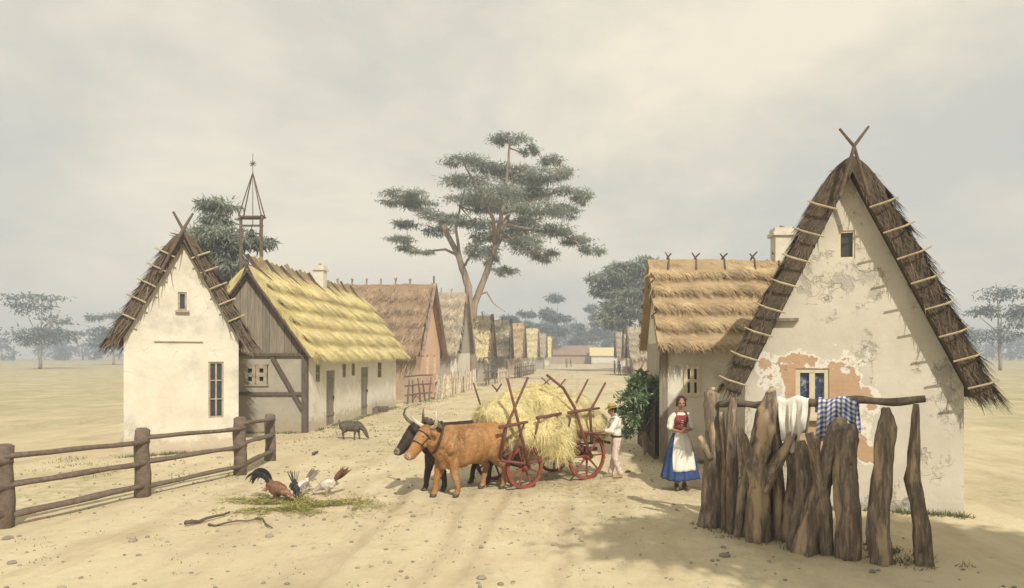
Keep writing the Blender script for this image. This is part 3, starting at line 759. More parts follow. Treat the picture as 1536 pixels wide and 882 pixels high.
# ------------------------------------------------------------------ NEAR RIGHT COTTAGE
def peel_mat():
    m = bpy.data.materials.new('plaster_peeling'); m.use_nodes = True; nt = m.node_tree; L = nt.links; b = nt.nodes['Principled BSDF']
    b.inputs['Roughness'].default_value = .93; b.inputs['Specular IOR Level'].default_value = .15
    tc = _n(nt, 'ShaderNodeTexCoord')
    def nz(sc, det=6., ro=.6, dist=0., st=(1, 1, 1)):
        mp = _n(nt, 'ShaderNodeMapping'); mp.inputs['Scale'].default_value = st; L.new(tc.outputs['Object'], mp.inputs[0])
        n = _n(nt, 'ShaderNodeTexNoise', Scale=sc, Detail=det, Roughness=ro, Distortion=dist); L.new(mp.outputs[0], n.inputs['Vector']); return n.outputs['Fac']
    def rg(f, a, c, lo=0., hi=1.):
        r = _n(nt, 'ShaderNodeMapRange'); r.inputs[1].default_value = a; r.inputs[2].default_value = c; r.inputs[3].default_value = lo; r.inputs[4].default_value = hi; L.new(f, r.inputs[0]); return r.outputs[0]
    def mth(op, a, c):
        x = _n(nt, 'ShaderNodeMath', operation=op)
        for i, s in ((0, a), (1, c)):
            if isinstance(s, (int, float)): x.inputs[i].default_value = s
            else: L.new(s, x.inputs[i])
        return x.outputs[0]
    def mix(f, a, c):
        x = _n(nt, 'ShaderNodeMix', data_type='RGBA'); L.new(f, x.inputs[0])
        for i, s in ((6, a), (7, c)):
            if isinstance(s, tuple): x.inputs[i].default_value = c4(s)
            else: L.new(s, x.inputs[i])
        return x.outputs[2]
    sp = _n(nt, 'ShaderNodeSeparateXYZ'); L.new(tc.outputs['Object'], sp.inputs[0])
    col = mix(rg(nz(1.2), .35, .65), (.64, .59, .49), (.53, .49, .41))
    col = mix(rg(nz(.9, 8., .7), .55, .60), col, (.42, .39, .335))        # old grey coat showing in patches
    # the coat has fallen off round the lower window: local y is across the gable
    dy = mth('ABSOLUTE', mth('ADD', sp.outputs['Y'], -.50), 0); dz = mth('ABSOLUTE', mth('ADD', sp.outputs['Z'], -1.78), 0)
    d = mth('MAXIMUM', mth('DIVIDE', dy, .95), mth('DIVIDE', dz, .95))
    d = mth('ADD', d, mth('MULTIPLY', mth('ADD', nz(1.5, 8., .62), -.5), 1.9))
    fr = _n(nt, 'ShaderNodeMath', operation='LESS_THAN'); L.new(d, fr.inputs[0]); fr.inputs[1].default_value = .76
    rim = _n(nt, 'ShaderNodeMath', operation='LESS_THAN'); L.new(d, rim.inputs[0]); rim.inputs[1].default_value = .86
    col = mix(rim.outputs[0], col, (.74, .70, .61))
    br = _n(nt, 'ShaderNodeTexBrick'); br.inputs['Color1'].default_value = (.50, .32, .19, 1); br.inputs['Color2'].default_value = (.44, .27, .16, 1); br.inputs['Mortar'].default_value = (.46, .34, .23, 1)
    br.inputs['Scale'].default_value = 3.2; br.inputs['Mortar Size'].default_value = .018
    cb = _n(nt, 'ShaderNodeCombineXYZ'); L.new(sp.outputs['Y'], cb.inputs[0]); L.new(sp.outputs['Z'], cb.inputs[1]); L.new(cb.outputs[0], br.inputs['Vector'])
    bc = mix(rg(nz(2.5), .3, .7, 0., .75), br.outputs['Color'], (.55, .38, .25))
    col = mix(fr.outputs[0], col, bc)
    # hairline cracks
    vo = _n(nt, 'ShaderNodeTexVoronoi', feature='DISTANCE_TO_EDGE', Scale=1.5)
    mp = _n(nt, 'ShaderNodeVectorMath', operation='ADD'); L.new(tc.outputs['Object'], mp.inputs[0])
    nv = _n(nt, 'ShaderNodeTexNoise', Scale=2.2, Detail=7.0); L.new(tc.outputs['Object'], nv.inputs['Vector'])
    sc = _n(nt, 'ShaderNodeVectorMath', operation='SCALE'); L.new(nv.outputs['Color'], sc.inputs[0]); sc.inputs['Scale'].default_value = .9
    L.new(sc.outputs[0], mp.inputs[1]); L.new(mp.outputs[0], vo.inputs['Vector'])
    ck = mth('MULTIPLY', rg(vo.outputs['Distance'], .004, .014, 1., 0.), rg(nz(.9), .50, .62, 0., .7))
    col = mix(ck, col, (.34, .29, .23))
    L.new(col, b.inputs['Base Color'])
    hgt = mth('SUBTRACT', mth('ADD', mth('MULTIPLY', nz(9, 8., .7), .3), mth('MULTIPLY', rg(nz(.9, 8., .7), .55, .58, 1., 0.), .4)), mth('ADD', mth('MULTIPLY', fr.outputs[0], .9), ck))
    bp = _n(nt, 'ShaderNodeBump', Strength=.8, Distance=.03); L.new(hgt, bp.inputs['Height']); L.new(bp.outputs[0], b.inputs['Normal'])
    return m
MATS['plaster_peeling'] = peel_mat()
def lace_mat():
    m = bpy.data.materials.new('pane_blue'); m.use_nodes = True; nt = m.node_tree; L = nt.links; b = nt.nodes['Principled BSDF']
    tc = _n(nt, 'ShaderNodeTexCoord'); n = _n(nt, 'ShaderNodeTexNoise', Scale=9.0, Detail=5.0, Roughness=.7); L.new(tc.outputs['Object'], n.inputs['Vector'])
    r = _n(nt, 'ShaderNodeValToRGB'); e = r.color_ramp.elements; e[0].position = .5; e[0].color = (.045, .065, .14, 1); e[1].position = .64; e[1].color = (.36, .38, .42, 1)
    L.new(n.outputs['Fac'], r.inputs[0]); L.new(r.outputs[0], b.inputs['Base Color']); b.inputs['Roughness'].default_value = .25
    return m
MATS['pane_blue'] = lace_mat()
h = thing('cottage', 'near cottage at the right with peeling plaster and orange brick bared round its window', 'house', (4.65, 11.2, 0), math.radians(75))
hw, zr, ze, L_, w_ = 1.81, 5.61, 1.91, 2.7, 1.71
# local y = -(X - 5.4)
wa = ((0, .60, 1.95), .54, .83); wb = ((0, .05, 4.45), .26, .48)
wl, ht = walls(h, L_, w_, hw, zr, ze, 'plaster_peeling', [hole(wa[0], wa[1], wa[2], 'x-'), hole(wb[0], wb[1], wb[2], 'x-')])
window(h, *wa, 'x-', 2, 1, 'frame_cream', 'pane_blue', rec=.09, fw=.075, mullion=.07, sill=True)
window(h, *wb, 'x-', 1, 1, 'frame_cream', rec=.09, fw=.035)
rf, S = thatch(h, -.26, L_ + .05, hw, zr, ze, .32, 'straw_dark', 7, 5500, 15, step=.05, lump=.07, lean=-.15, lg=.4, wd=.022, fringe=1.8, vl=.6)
for i in range(8):
    for sg in (-1, 1):
        t = .17 + i * .112; p, nm, o = S(-.36, sg * t); m = MB(); j = random.uniform(-.02, .02)
        m.tube([p + nm * -.05 + V((-.02, sg * -.02, j)), p + nm * (o * .5) + V((-.05, sg * .1, j)), p + nm * (o + .01) + V((-.03, sg * .10, .0 + j))], [.016, .018, .012], 6, seed=i, wob=.3)
        obj('thatch_pin', m, 'stick_pale', h)
for sg in (-1, 1):
    p, nm, o = S(-.36, 0); m = MB()
    m.tube([p + V((-.06 - .05 * (sg > 0), sg * .22, -.45)), p + V((-.08 - .05 * (sg > 0), 0, .36)), p + V((-.08, -sg * .22, .66))], [.026, .028, .02], 7, wob=.3, seed=3); obj('ridge_pole', m, 'stick', h)
m = MB(); m.box((-.04, 1.05, 3.2), (.12, .45, .05)); obj('ledge', m, 'boards_grey', h)
# ------------------------------------------------------------------ belfry
t = thing('belfry', 'tall open timber bell frame with pointed top rising behind the boarded gable', 'bell tower', (-14.5, 30, 0))
for sx, sy, ww in ((-.46, 0, .1), (.46, 0, .1)):
    m = MB(); m.tube([(sx * 1.06, sy, 0), (sx, sy, 4), (sx, sy, 8.75)], [.10, .085, .07], 7, seed=sx, wob=.3); obj('post', m, 'stick', t)
for z, ln, y in ((8.72, 1.16, -.02), (8.42, 1.0, .08)):
    m = MB(); m.box((0, y, z), (ln, .09, .08)); obj('crossbeam', m, 'stick', t)
m = MB()
for a, b in (((-.62, .5), (.42, .5)), ((-.62, .5), (-.5, -.12)), ((.42, .5), (.5, -.12))): m.bar((a[0], a[1], 8.86), (b[0], b[1], 8.86), .06, .06)
m.bar((-.5, -.12, 8.80), (.5, -.12, 8.80), .06, .06); obj('top_frame', m, 'stick', t)
for x, y in ((-.6, .5), (.4, .5), (-.5, -.1), (.5, -.1)):
    m = MB(); m.tube([(x, y, 8.85), (x * .5 - .02, y * .5 + .1, 9.85), (-.02, .2, 10.85)], [.028, .025, .02], 6); obj('spire_pole', m, 'stick', t)
m = MB(); m.tube([(-.02, .2, 8.4), (-.02, .2, 11.7)], [.02, .012], 6); obj('spindle', m, 'stick', t)
m = MB()
for k in range(4):
    a = PI * k / 4; m.bar((-.02 - .15 * math.cos(a), .2, 11.25 - .15 * math.sin(a)), (-.02 + .15 * math.cos(a), .2, 11.25 + .15 * math.sin(a)), .03, .03, up=(0, 1, 0))
obj('star', m, 'stick', t)
m = MB(); prof = [(.02, 8.28), (.07, 8.25), (.09, 8.16), (.11, 8.05), (.16, 7.95), (.15, 7.94), (.02, 8.2)]; vs = []; fs = []
for r, z in prof:
    for k in range(12): vs.append((-.02 + r * math.cos(k * PI / 6), .08 + r * math.sin(k * PI / 6), z))
for i in range(len(prof) - 1):
    for k in range(12): fs.append((i * 12 + k, i * 12 + (k + 1) % 12, (i + 1) * 12 + (k + 1) % 12, (i + 1) * 12 + k))
m.add(vs, fs); o = obj('bell', m, 'iron', t, True)
m = MB(); m.tube([(-.02, .08, 8.26), (-.02, .08, 8.40)], .02, 6); obj('hanger', m, 'iron', o)
m = MB(); m.tube([(-.02, .08, 8.2), (-.02, .08, 7.9)], [.012, .03], 6); obj('clapper', m, 'iron', o)

# ------------------------------------------------------------------ rail fence at the left
t = thing('rail_fence', 'weathered three rail timber fence in front of the left cottage', 'fence')
pp = [V((-7.48, 16.45, 0)), V((-7.2, 14.4, 0)), V((-7.9, 12.2, 0)), V((-8.55, 10.0, 0)), V((-9.2, 7.8, 0))]
for i, p in enumerate(pp):
    m = MB(); hh = 1.26 if i else 1.14; w0 = .13 if i else .13
    m.tube([p + V((.0, 0, -.2)), p + V((.02, 0, .4)), p + V((-.01, 0, .9)), p + V((-.0, 0, hh - .04)), p + V((0, 0, hh))], [w0 * (1.25 if i == 0 else 1.05), w0 * 1.0, w0 * .95, w0 * .95, w0 * .6], 9, seed=i, wob=.25, rid=.25)
    obj('post', m, 'timber_mid', t, True)
for i in range(len(pp) - 1):
    for k, (za, zb) in enumerate(((1.0, 1.1), (.62, .66), (.22, .2))):
        a, b = pp[i] + V((.06, -.02, za)), pp[i + 1] + V((.06, 0, zb - (.02 if i else -.03)))
        m = MB(); n = 7; d = b - a
        m.tube([a + d * (-.03 + 1.06 * j / n) + V((0, 0, .006 * math.sin(j * 1.7 + k + i))) for j in range(n + 1)], [.072 + .006 * math.sin(j * 2 + k) for j in range(n + 1)], 8, seed=i * 3 + k, wob=.18, rid=.5, flat=.6)
        obj('rail', m, 'timber_mid', t, True)

# ------------------------------------------------------------------ street side fences
def stake_fence(label, a, b, n, hgt, mat, lean=.25, rails=2, r=.035, seed=0, posts=0, cross=True):
    rd = random.Random(seed); t = thing('stake_fence', label, 'fence'); a, b = V(a), V(b); d = b - a; dn = d.normalized(); sd = V((-dn.y, dn.x, 0))
    for k in range(rails):
        z = hgt * (.35 + .4 * k); m = MB(); m.tube([a + V((0, 0, z)), (a + b) / 2 + V((0, 0, z + .03)), b + V((0, 0, z))], r * 1.0, 6, seed=k, wob=.3); obj('rail', m, mat, t)
    for i in range(n):
        p = a + d * ((i + .5 + rd.uniform(-.2, .2)) / n); l = rd.uniform(-lean, lean) if cross else rd.uniform(-.06, .06); hh = hgt * rd.uniform(.8, 1.1); s = sd * (.06 if i % 2 else -.06)
        m = MB(); m.tube([p - dn * l * .5 + s + V((0, 0, -.1)), p + s + V((0, 0, hh * .5)), p + dn * l * .6 + s + V((0, 0, hh))], [r * 1.3, r * 1.15, r * .7], 6, seed=i, wob=.4, var=rd.random()); obj('stake', m, mat, t)
    return t
stake_fence('stake fence with crossed pickets beside the tan wall of the pink gabled cottage', (-8.85, 35.1, 0), (-8.1, 38.2, 0), 5, 1.25, 'timber_mid', .3, 3, .05, 1)
stake_fence('pale fence of crossed leaning stakes in front of the pink gable', (-8.0, 38.6, 0), (-7.75, 46.5, 0), 30, 1.4, 'fence_pale', .75, 2, .06, 2)
stake_fence('crooked stake fence before the grey walled cottage', (-7.7, 46.8, 0), (-7.6, 51.6, 0), 17, 1.45, 'fence_pale', .45, 2, .06, 3)
stake_fence('low bar fence of four long rails past the big tree', (-7.4, 55, 0), (-7.1, 61, 0), 3, 1.5, 'timber_mid', .05, 4, .06, 4, cross=False)
stake_fence('upright pale picket fence in the far street', (-7.0, 61.5, 0), (-6.6, 69, 0), 16, 1.3, 'fence_pale', .05, 2, .06, 5, cross=False)
stake_fence('far dark picket fence below the ochre roofed cottage', (-6.4, 72, 0), (-5.4, 92, 0), 22, 1.5, 'timber_mid', .4, 2, .07, 6)
stake_fence('low fence running along the right side of the far street', (7.0, 72, 0), (7.3, 98, 0), 22, 1.1, 'timber_mid', .2, 2, .06, 7)

# ------------------------------------------------------------------ trees
def leaf_cloud(mb, clumps, n, ll, lw, seed, droop=.6, flat=.55, sub=9):
    r = np.random.default_rng(seed); vol = np.array([c[1][0] * c[1][1] * c[1][2] for c in clumps]) ** .66; vol /= vol.sum()
    for ci, (c, rad) in enumerate(clumps):
        c = np.array(c); rad = np.array(rad); k = max(60, int(n * vol[ci])); ns = max(5, int(sub * (1 + 40 * vol[ci])))
        u = r.normal(size=(ns, 3)); u /= np.linalg.norm(u, axis=1)[:, None]
        sc = c + u * rad * (.45 + .5 * r.random(ns))[:, None]
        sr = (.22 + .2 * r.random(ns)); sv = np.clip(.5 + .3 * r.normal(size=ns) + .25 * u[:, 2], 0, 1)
        g = r.integers(0, ns, k)
        q = r.normal(size=(k, 3)) * .55
        p = sc[g] + q * sr[g][:, None] * rad * np.array([1.25, 1.25, .9])
        D = r.normal(size=(k, 3)); out = (p - c) / rad; D = D * .75 + out * .7 + np.array([0, 0, -droop]); D /= np.linalg.norm(D, axis=1)[:, None]
        N = r.normal(size=(k, 3)) + np.array([0, 0, .6]); N /= np.linalg.norm(N, axis=1)[:, None]
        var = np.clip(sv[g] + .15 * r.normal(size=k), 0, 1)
        mb.strands(p, D, N, ll * (.5 + r.random(k)), lw * (.6 + .8 * r.random(k)), var, tip=.3)
def tree(name, label, base, limbs, clumps, n, ll, lw, leaf='leaf_grey', bark='bark_pale', seed=1, group=None, twigs=True, **kw):
    b = V(base); t = thing(name, label, 'tree', b, 0, group)
    m = MB()
    for i, (pts, r0, r1) in enumerate(limbs):
        pts = [V(p) - b for p in pts]
        # refine with small wander
        q = []; nseg = 5
        for a, c in zip(pts[:-1], pts[1:]):
            for j in range(nseg): q.append(a.lerp(c, j / nseg) + V((noise.noise(a * .7 + V((j * .5, i, 0))), noise.noise(a * .7 + V((3, j * .5, i))), 0)) * .25 * (a - c).length * .12 * (1 if j else 0))
        q.append(pts[-1]); k = len(q)
        m.tube(q, [r0 + (r1 - r0) * (j / (k - 1)) ** .8 for j in range(k)], 8, seed=i, wob=.2, rid=.2)
    cl = [(tuple(V(c) - b), r) for c, r in clumps]
    if twigs:
        ends = [V(p) - b for pts, _, _ in limbs for p in pts[1:]]
        for c, r in cl:
            c = V(c); e = min(ends, key=lambda x: (x - c).length)
            m.tube([e, e.lerp(c, .5) + V((0, 0, -.12 * (c - e).length)), c], [max(.03, limbs[0][2] * .8), .05 * ll * 3, .02 * ll * 3], 6)
            for k in range(3):
                q = c + V((random.uniform(-1, 1) * r[0] * .7, random.uniform(-1, 1) * r[1] * .7, random.uniform(-.3, .5) * r[2])); m.tube([e.lerp(c, .7), q], [.04 * ll * 3, .015 * ll * 3], 5)
    obj('trunk', m, bark, t, True)
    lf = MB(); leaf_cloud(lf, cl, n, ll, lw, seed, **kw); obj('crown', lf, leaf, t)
    return t
Y0 = 60.
def T(px, py, dy=0, Y=60.): return P(px, py, Y + dy)
big = [  # (px, py, dy, half width px, half height px)
 (765, 209, 0, 30, 10), (795, 225, 1, 14, 12), (700, 242, -2, 34, 11), (735, 252, 0, 30, 13), (775, 262, 2, 40, 20), (815, 262, -1, 30, 18), (826, 240, 2, 20, 12), (846, 258, 2, 14, 16),
 (700, 272, 2, 36, 14), (740, 290, -3, 44, 20), (790, 290, 2, 44, 18), (700, 300, 0, 34, 10), (735, 312, 3, 40, 14), (872, 296, -2, 15, 16), (850, 285, 0, 22, 7), (805, 312, -3, 44, 14), (845, 318, 1, 24, 16),
 (785, 335, 2, 32, 18), (830, 345, 0, 32, 14), (862, 358, 2, 26, 14), (888, 376, 0, 18, 14), (790, 365, -2, 28, 24), (815, 382, 1, 22, 16), (770, 350, 3, 22, 24),
 (720, 335, 2, 26, 14), (682, 330, -2, 26, 13), (655, 345, 1, 20, 13), (610, 290, -1, 32, 9), (600, 303, 0, 30, 8), (628, 306, 1, 24, 14), (645, 322, 0, 22, 12), (610, 336, 1, 22, 8), (602, 360, -1, 20, 8), (612, 372, 0, 14, 5), (634, 377, 0, 18, 6),
 (715, 375, -1, 15, 24), (736, 382, 1, 16, 24), (757, 408, 0, 16, 12), (725, 355, 2, 22, 14)]
cl = [(T(x, y, d), (w * .061, max(.9, w * .045), h_ * .040)) for x, y, d, w, h_ in big]
base = V((-9.1, 60, 0))
limbs = [([base, T(703, 430), T(688, 385), T(668, 345), T(655, 325), T(640, 318)], .44, .10),
         ([T(708, 480, .2), T(712, 455, .3), T(733, 400, .6), T(745, 362, .4), T(752, 320), T(760, 270), T(764, 222), T(766, 208)], .40, .07),
         ([T(748, 350, .3), T(775, 300, 1), T(812, 272, 1), T(840, 256, 1)], .22, .06), ([T(742, 365, .3), T(740, 330, -1), T(728, 300, -1), T(705, 262, -1), T(695, 245, -1)], .24, .06),
         ([T(690, 385, 0), T(668, 374, 0), T(650, 376, 0), T(632, 378, 0), T(612, 366, 0)], .14, .05), ([T(697, 398, 0), T(705, 385, -.3), T(714, 375, -1)], .14, .07),
         ([T(760, 338, 0), T(800, 345, 0), T(840, 350, 1), T(880, 372, 1)], .2, .06), ([T(755, 320), T(800, 300), T(845, 284), T(868, 290, -1)], .17, .05),
         ([T(718, 442, .3), T(730, 438, .3), T(740, 455, .3), T(758, 468, .3)], .10, .03), ([T(690, 385, 0), T(684, 345, .5), T(690, 310, 1), T(700, 275, 1)], .17, .05),
         ([T(740, 380, .5), T(757, 350, 0), T(785, 370, -1), T(815, 385, 0)], .15, .05)]
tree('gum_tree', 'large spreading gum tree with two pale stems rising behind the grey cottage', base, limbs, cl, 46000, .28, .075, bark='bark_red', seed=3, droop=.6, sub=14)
# behind the belfry
Yb = 40.
cl = [(P(x, y, Yb + d), (w * .040, w * .036, h_ * .040)) for x, y, d, w, h_ in ((328, 307, 0, 28, 8), (322, 328, 0, 22, 10), (313, 352, -1, 24, 14), (335, 370, 1, 28, 20), (360, 360, 0, 30, 14), (392, 364, 0, 20, 10), (345, 395, 0, 26, 16), (322, 385, 0, 22, 16), (350, 420, 1, 26, 16), (300, 400, 1, 22, 18), (290, 360, 0, 20, 14))]
b = P(312, 597, Yb); b.z = 0
tree('gum_tree', 'gum tree with layered crown between the left cottage and the bell frame', b, [([b, P(318, 430, Yb), P(324, 390, Yb), P(326, 350, Yb), P(328, 310, Yb)], .34, .05), ([P(318, 425, Yb), P(334, 385, Yb), P(360, 362, Yb)], .15, .05)], cl, 9000, .34, .10, seed=5)
# right of the street
Yr = 100.
cl = [(P(x, y, Yr + d), (w * .1, w * .09, h_ * .1)) for x, y, d, w, h_ in ((940, 402, 0, 28, 9), (970, 396, 0, 18, 10), (920, 417, 0, 32, 10), (960, 425, 2, 30, 12), (900, 436, 0, 16, 8), (935, 440, 0, 26, 12), (975, 445, 0, 22, 14), (925, 458, 0, 22, 8), (912, 477, -1, 20, 9), (945, 470, 0, 22, 9), (925, 484, 0, 22, 6), (980, 470, 1, 18, 16), (1000, 430, 2, 22, 20))]
b = P(962, 558, Yr); b.z = 0
tree('gum_tree', 'tall gum tree with pale stem beside the golden roofed cottage', b, [([b, P(966, 500, Yr), P(957, 460, Yr), P(945, 430, Yr), P(940, 405, Yr)], .8, .15), ([P(960, 470, Yr), P(975, 445, Yr), P(985, 420, Yr)], .4, .12)], cl, 15000, .7, .22, seed=6)
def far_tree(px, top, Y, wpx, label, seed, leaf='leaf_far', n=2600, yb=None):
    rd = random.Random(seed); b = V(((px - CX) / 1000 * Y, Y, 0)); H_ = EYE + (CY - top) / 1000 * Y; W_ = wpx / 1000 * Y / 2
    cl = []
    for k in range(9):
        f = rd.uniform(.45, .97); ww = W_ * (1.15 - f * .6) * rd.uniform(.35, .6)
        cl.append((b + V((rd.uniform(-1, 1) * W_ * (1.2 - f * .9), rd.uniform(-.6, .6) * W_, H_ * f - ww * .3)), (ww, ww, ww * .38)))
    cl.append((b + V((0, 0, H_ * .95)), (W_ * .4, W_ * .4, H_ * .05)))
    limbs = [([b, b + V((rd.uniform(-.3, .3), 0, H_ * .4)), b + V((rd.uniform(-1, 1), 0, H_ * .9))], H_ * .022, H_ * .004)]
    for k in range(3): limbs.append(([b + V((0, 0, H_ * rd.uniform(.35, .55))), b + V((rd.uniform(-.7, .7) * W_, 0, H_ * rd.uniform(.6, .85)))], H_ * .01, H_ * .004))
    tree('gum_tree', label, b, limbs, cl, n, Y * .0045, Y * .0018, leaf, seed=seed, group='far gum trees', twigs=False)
far_tree(832, 441, 190, 62, 'rounded distant gum tree standing clear above the left row of roofs', 11)
far_tree(888, 458, 240, 36, 'slim blue grey gum tree far off at the end of the street', 12)
far_tree(868, 486, 235, 34, 'small dim gum tree just left of the slim one at the street end', 13)
far_tree(788, 466, 175, 62, 'low wide gum tree behind the ochre roofed cottages', 14)
far_tree(765, 474, 160, 50, 'gum tree half hidden behind the ribbed and grey far roofs', 15)
far_tree(815, 486, 215, 46, 'dim gum tree filling the gap over the small yellow cottage', 16)
far_tree(905, 484, 245, 30, 'thin gum tree to the right of the slim one at the street end', 17)
far_tree(928, 478, 225, 34, 'hazy gum tree rising behind the bright yellow far cottage', 18)
far_tree(1010, 470, 180, 90, 'broad gum tree hidden mostly behind the golden roof', 19)
far_tree(60, 440, 120, 150, 'broad gum tree in the open land left of the cream cottage', 31)
far_tree(170, 470, 170, 90, 'smaller hazy gum tree beyond the cream cottage', 32)
far_tree(1500, 430, 110, 130, 'broad gum tree in the open land right of the near cottage', 33)
far_tree(1420, 478, 190, 80, 'distant gum tree close to the wall of the near cottage', 34)
# unseen tree added beside the viewer to throw shade on the near ground
rd = random.Random(5); cl = [((7.0 + rd.uniform(-1.9, 2.2), .9 + rd.uniform(-1.2, 1.0), rd.uniform(6.6, 8.4)), (1.2, .8, .4)) for k in range(15)]
tree('gum_tree', 'added shade caster, a tree to the right of the viewer, outside the picture', (7.4, -.6, 0), [([(7.4, -.6, 0), (7.2, -.2, 2.5), (6.6, .4, 5), (5.9, .9, 7)], .28, .08), ([(7.2, -.2, 3.5), (8, 1, 6.5)], .15, .05)], cl, 20000, .22, .08, seed=21)
# far-off wood closing the plain
lf = MB(); rd = random.Random(4); cl = []
for k in range(165):
    X = (-330 + k * 4.5 if k < 150 else -38 + (k - 150) * 5) + rd.uniform(-3, 3); Y = rd.uniform(285, 350); hh = rd.uniform(8, 15)
    if -40 < X < 40: hh = rd.uniform(13, 21)
    cl.append(((X, Y, hh * .75), (rd.uniform(4, 7), 5, hh * .33))); cl.append(((X + 2, Y - 3, hh * .3), (rd.uniform(4, 6), 4, hh * .3)))
    lf.tube([(X, Y, 0), (X + rd.uniform(-.6, .6), Y, hh * .8)], [.45, .2], 5, var=1.0)
leaf_cloud(lf, cl, 42000, 1.5, .7, 9, droop=.3, sub=4)
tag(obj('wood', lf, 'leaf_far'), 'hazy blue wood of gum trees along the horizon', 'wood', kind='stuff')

# ------------------------------------------------------------------ bush and plank fence by the main right cottage
t = thing('bush', 'leafy green bush growing over the plank fence at the cottage corner', 'bush', (1.75, 17.3, 0))
rd = random.Random(8); cl = []
for (x, y, r) in ((955, 575, 14), (975, 585, 18), (950, 600, 18), (975, 612, 18), (995, 590, 12), (945, 628, 13), (965, 640, 14), (938, 612, 10), (985, 572, 10), (940, 648, 9), (958, 562, 9)):
    p = P(x, y, 16.9 + rd.uniform(-.3, .5)) - V((1.75, 17.3, 0)); cl.append((tuple(p), (r * .0175, r * .016, r * .015)))
lf = MB(); leaf_cloud(lf, cl, 4200, .115, .05, 8, droop=.15, sub=5); obj('foliage', lf, 'leaf_green', t)
m = MB()
for c, r in cl: m.tube([(.1, 0, 0), (.1 + random.uniform(-.08, .08), 0, .6), c], [.035, .025, .01], 6)
obj('stem', m, 'bark_pale', t)
t = thing('plank_fence', 'dark upright plank fence in shadow under the leafy bush', 'fence', (0, 0, 0))
for i in range(11):
    Y = 16.75 + i * .27; X = 2.02 - .012 * i; hh = 1.42 - .03 * (i % 3) + random.uniform(-.05, .05); m = MB()
    m.box((X, Y, hh / 2), (.035, .24, hh), var=random.random()); obj('plank', m, 'timber', t)
for z in (.35, 1.1): m = MB(); m.box((2.0, 18.1, z), (.05, 2.9, .08)); obj('rail', m, 'timber', t)

# ------------------------------------------------------------------ trunk fence at the right foreground
def streaky():
    m = bpy.data.materials.new('trunk_wood'); m.use_nodes = True; nt = m.node_tree; L = nt.links; b = nt.nodes['Principled BSDF']; b.inputs['Roughness'].default_value = .8
    tc = _n(nt, 'ShaderNodeTexCoord'); mp = _n(nt, 'ShaderNodeMapping'); mp.inputs['Scale'].default_value = (1, 1, .16); L.new(tc.outputs['Object'], mp.inputs[0])
    n = _n(nt, 'ShaderNodeTexNoise', Scale=17.0, Detail=9.0, Roughness=.7, Distortion=.4); L.new(mp.outputs[0], n.inputs['Vector'])
    r = _n(nt, 'ShaderNodeValToRGB'); e = r.color_ramp.elements; e[0].position = .32; e[0].color = (.055, .040, .030, 1); e[1].position = .66; e[1].color = (.38, .30, .21, 1)
    a = e.new(.5); a.color = (.18, .135, .10, 1)
    L.new(n.outputs['Fac'], r.inputs[0])
    n2 = _n(nt, 'ShaderNodeTexNoise', Scale=3.4, Detail=5.0, Roughness=.55); mp2 = _n(nt, 'ShaderNodeMapping'); mp2.inputs['Scale'].default_value = (1, 1, .3); L.new(tc.outputs['Object'], mp2.inputs[0]); L.new(mp2.outputs[0], n2.inputs['Vector'])
    k = _n(nt, 'ShaderNodeMapRange'); k.inputs[1].default_value = .54; k.inputs[2].default_value = .62; L.new(n2.outputs['Fac'], k.inputs[0])
    x = _n(nt, 'ShaderNodeMix', data_type='RGBA'); L.new(k.outputs[0], x.inputs[0]); L.new(r.outputs[0], x.inputs[6]); x.inputs[7].default_value = (.46, .34, .22, 1)
    L.new(x.outputs[2], b.inputs['Base Color'])
    bp = _n(nt, 'ShaderNodeBump', Strength=.9, Distance=.03); L.new(n.outputs['Fac'], bp.inputs['Height']); L.new(bp.outputs[0], b.inputs['Normal']); return m
MATS['trunk_wood'] = streaky()
fence = thing('trunk_fence', 'rough fence of split and forked tree trunks in the right foreground', 'fence')
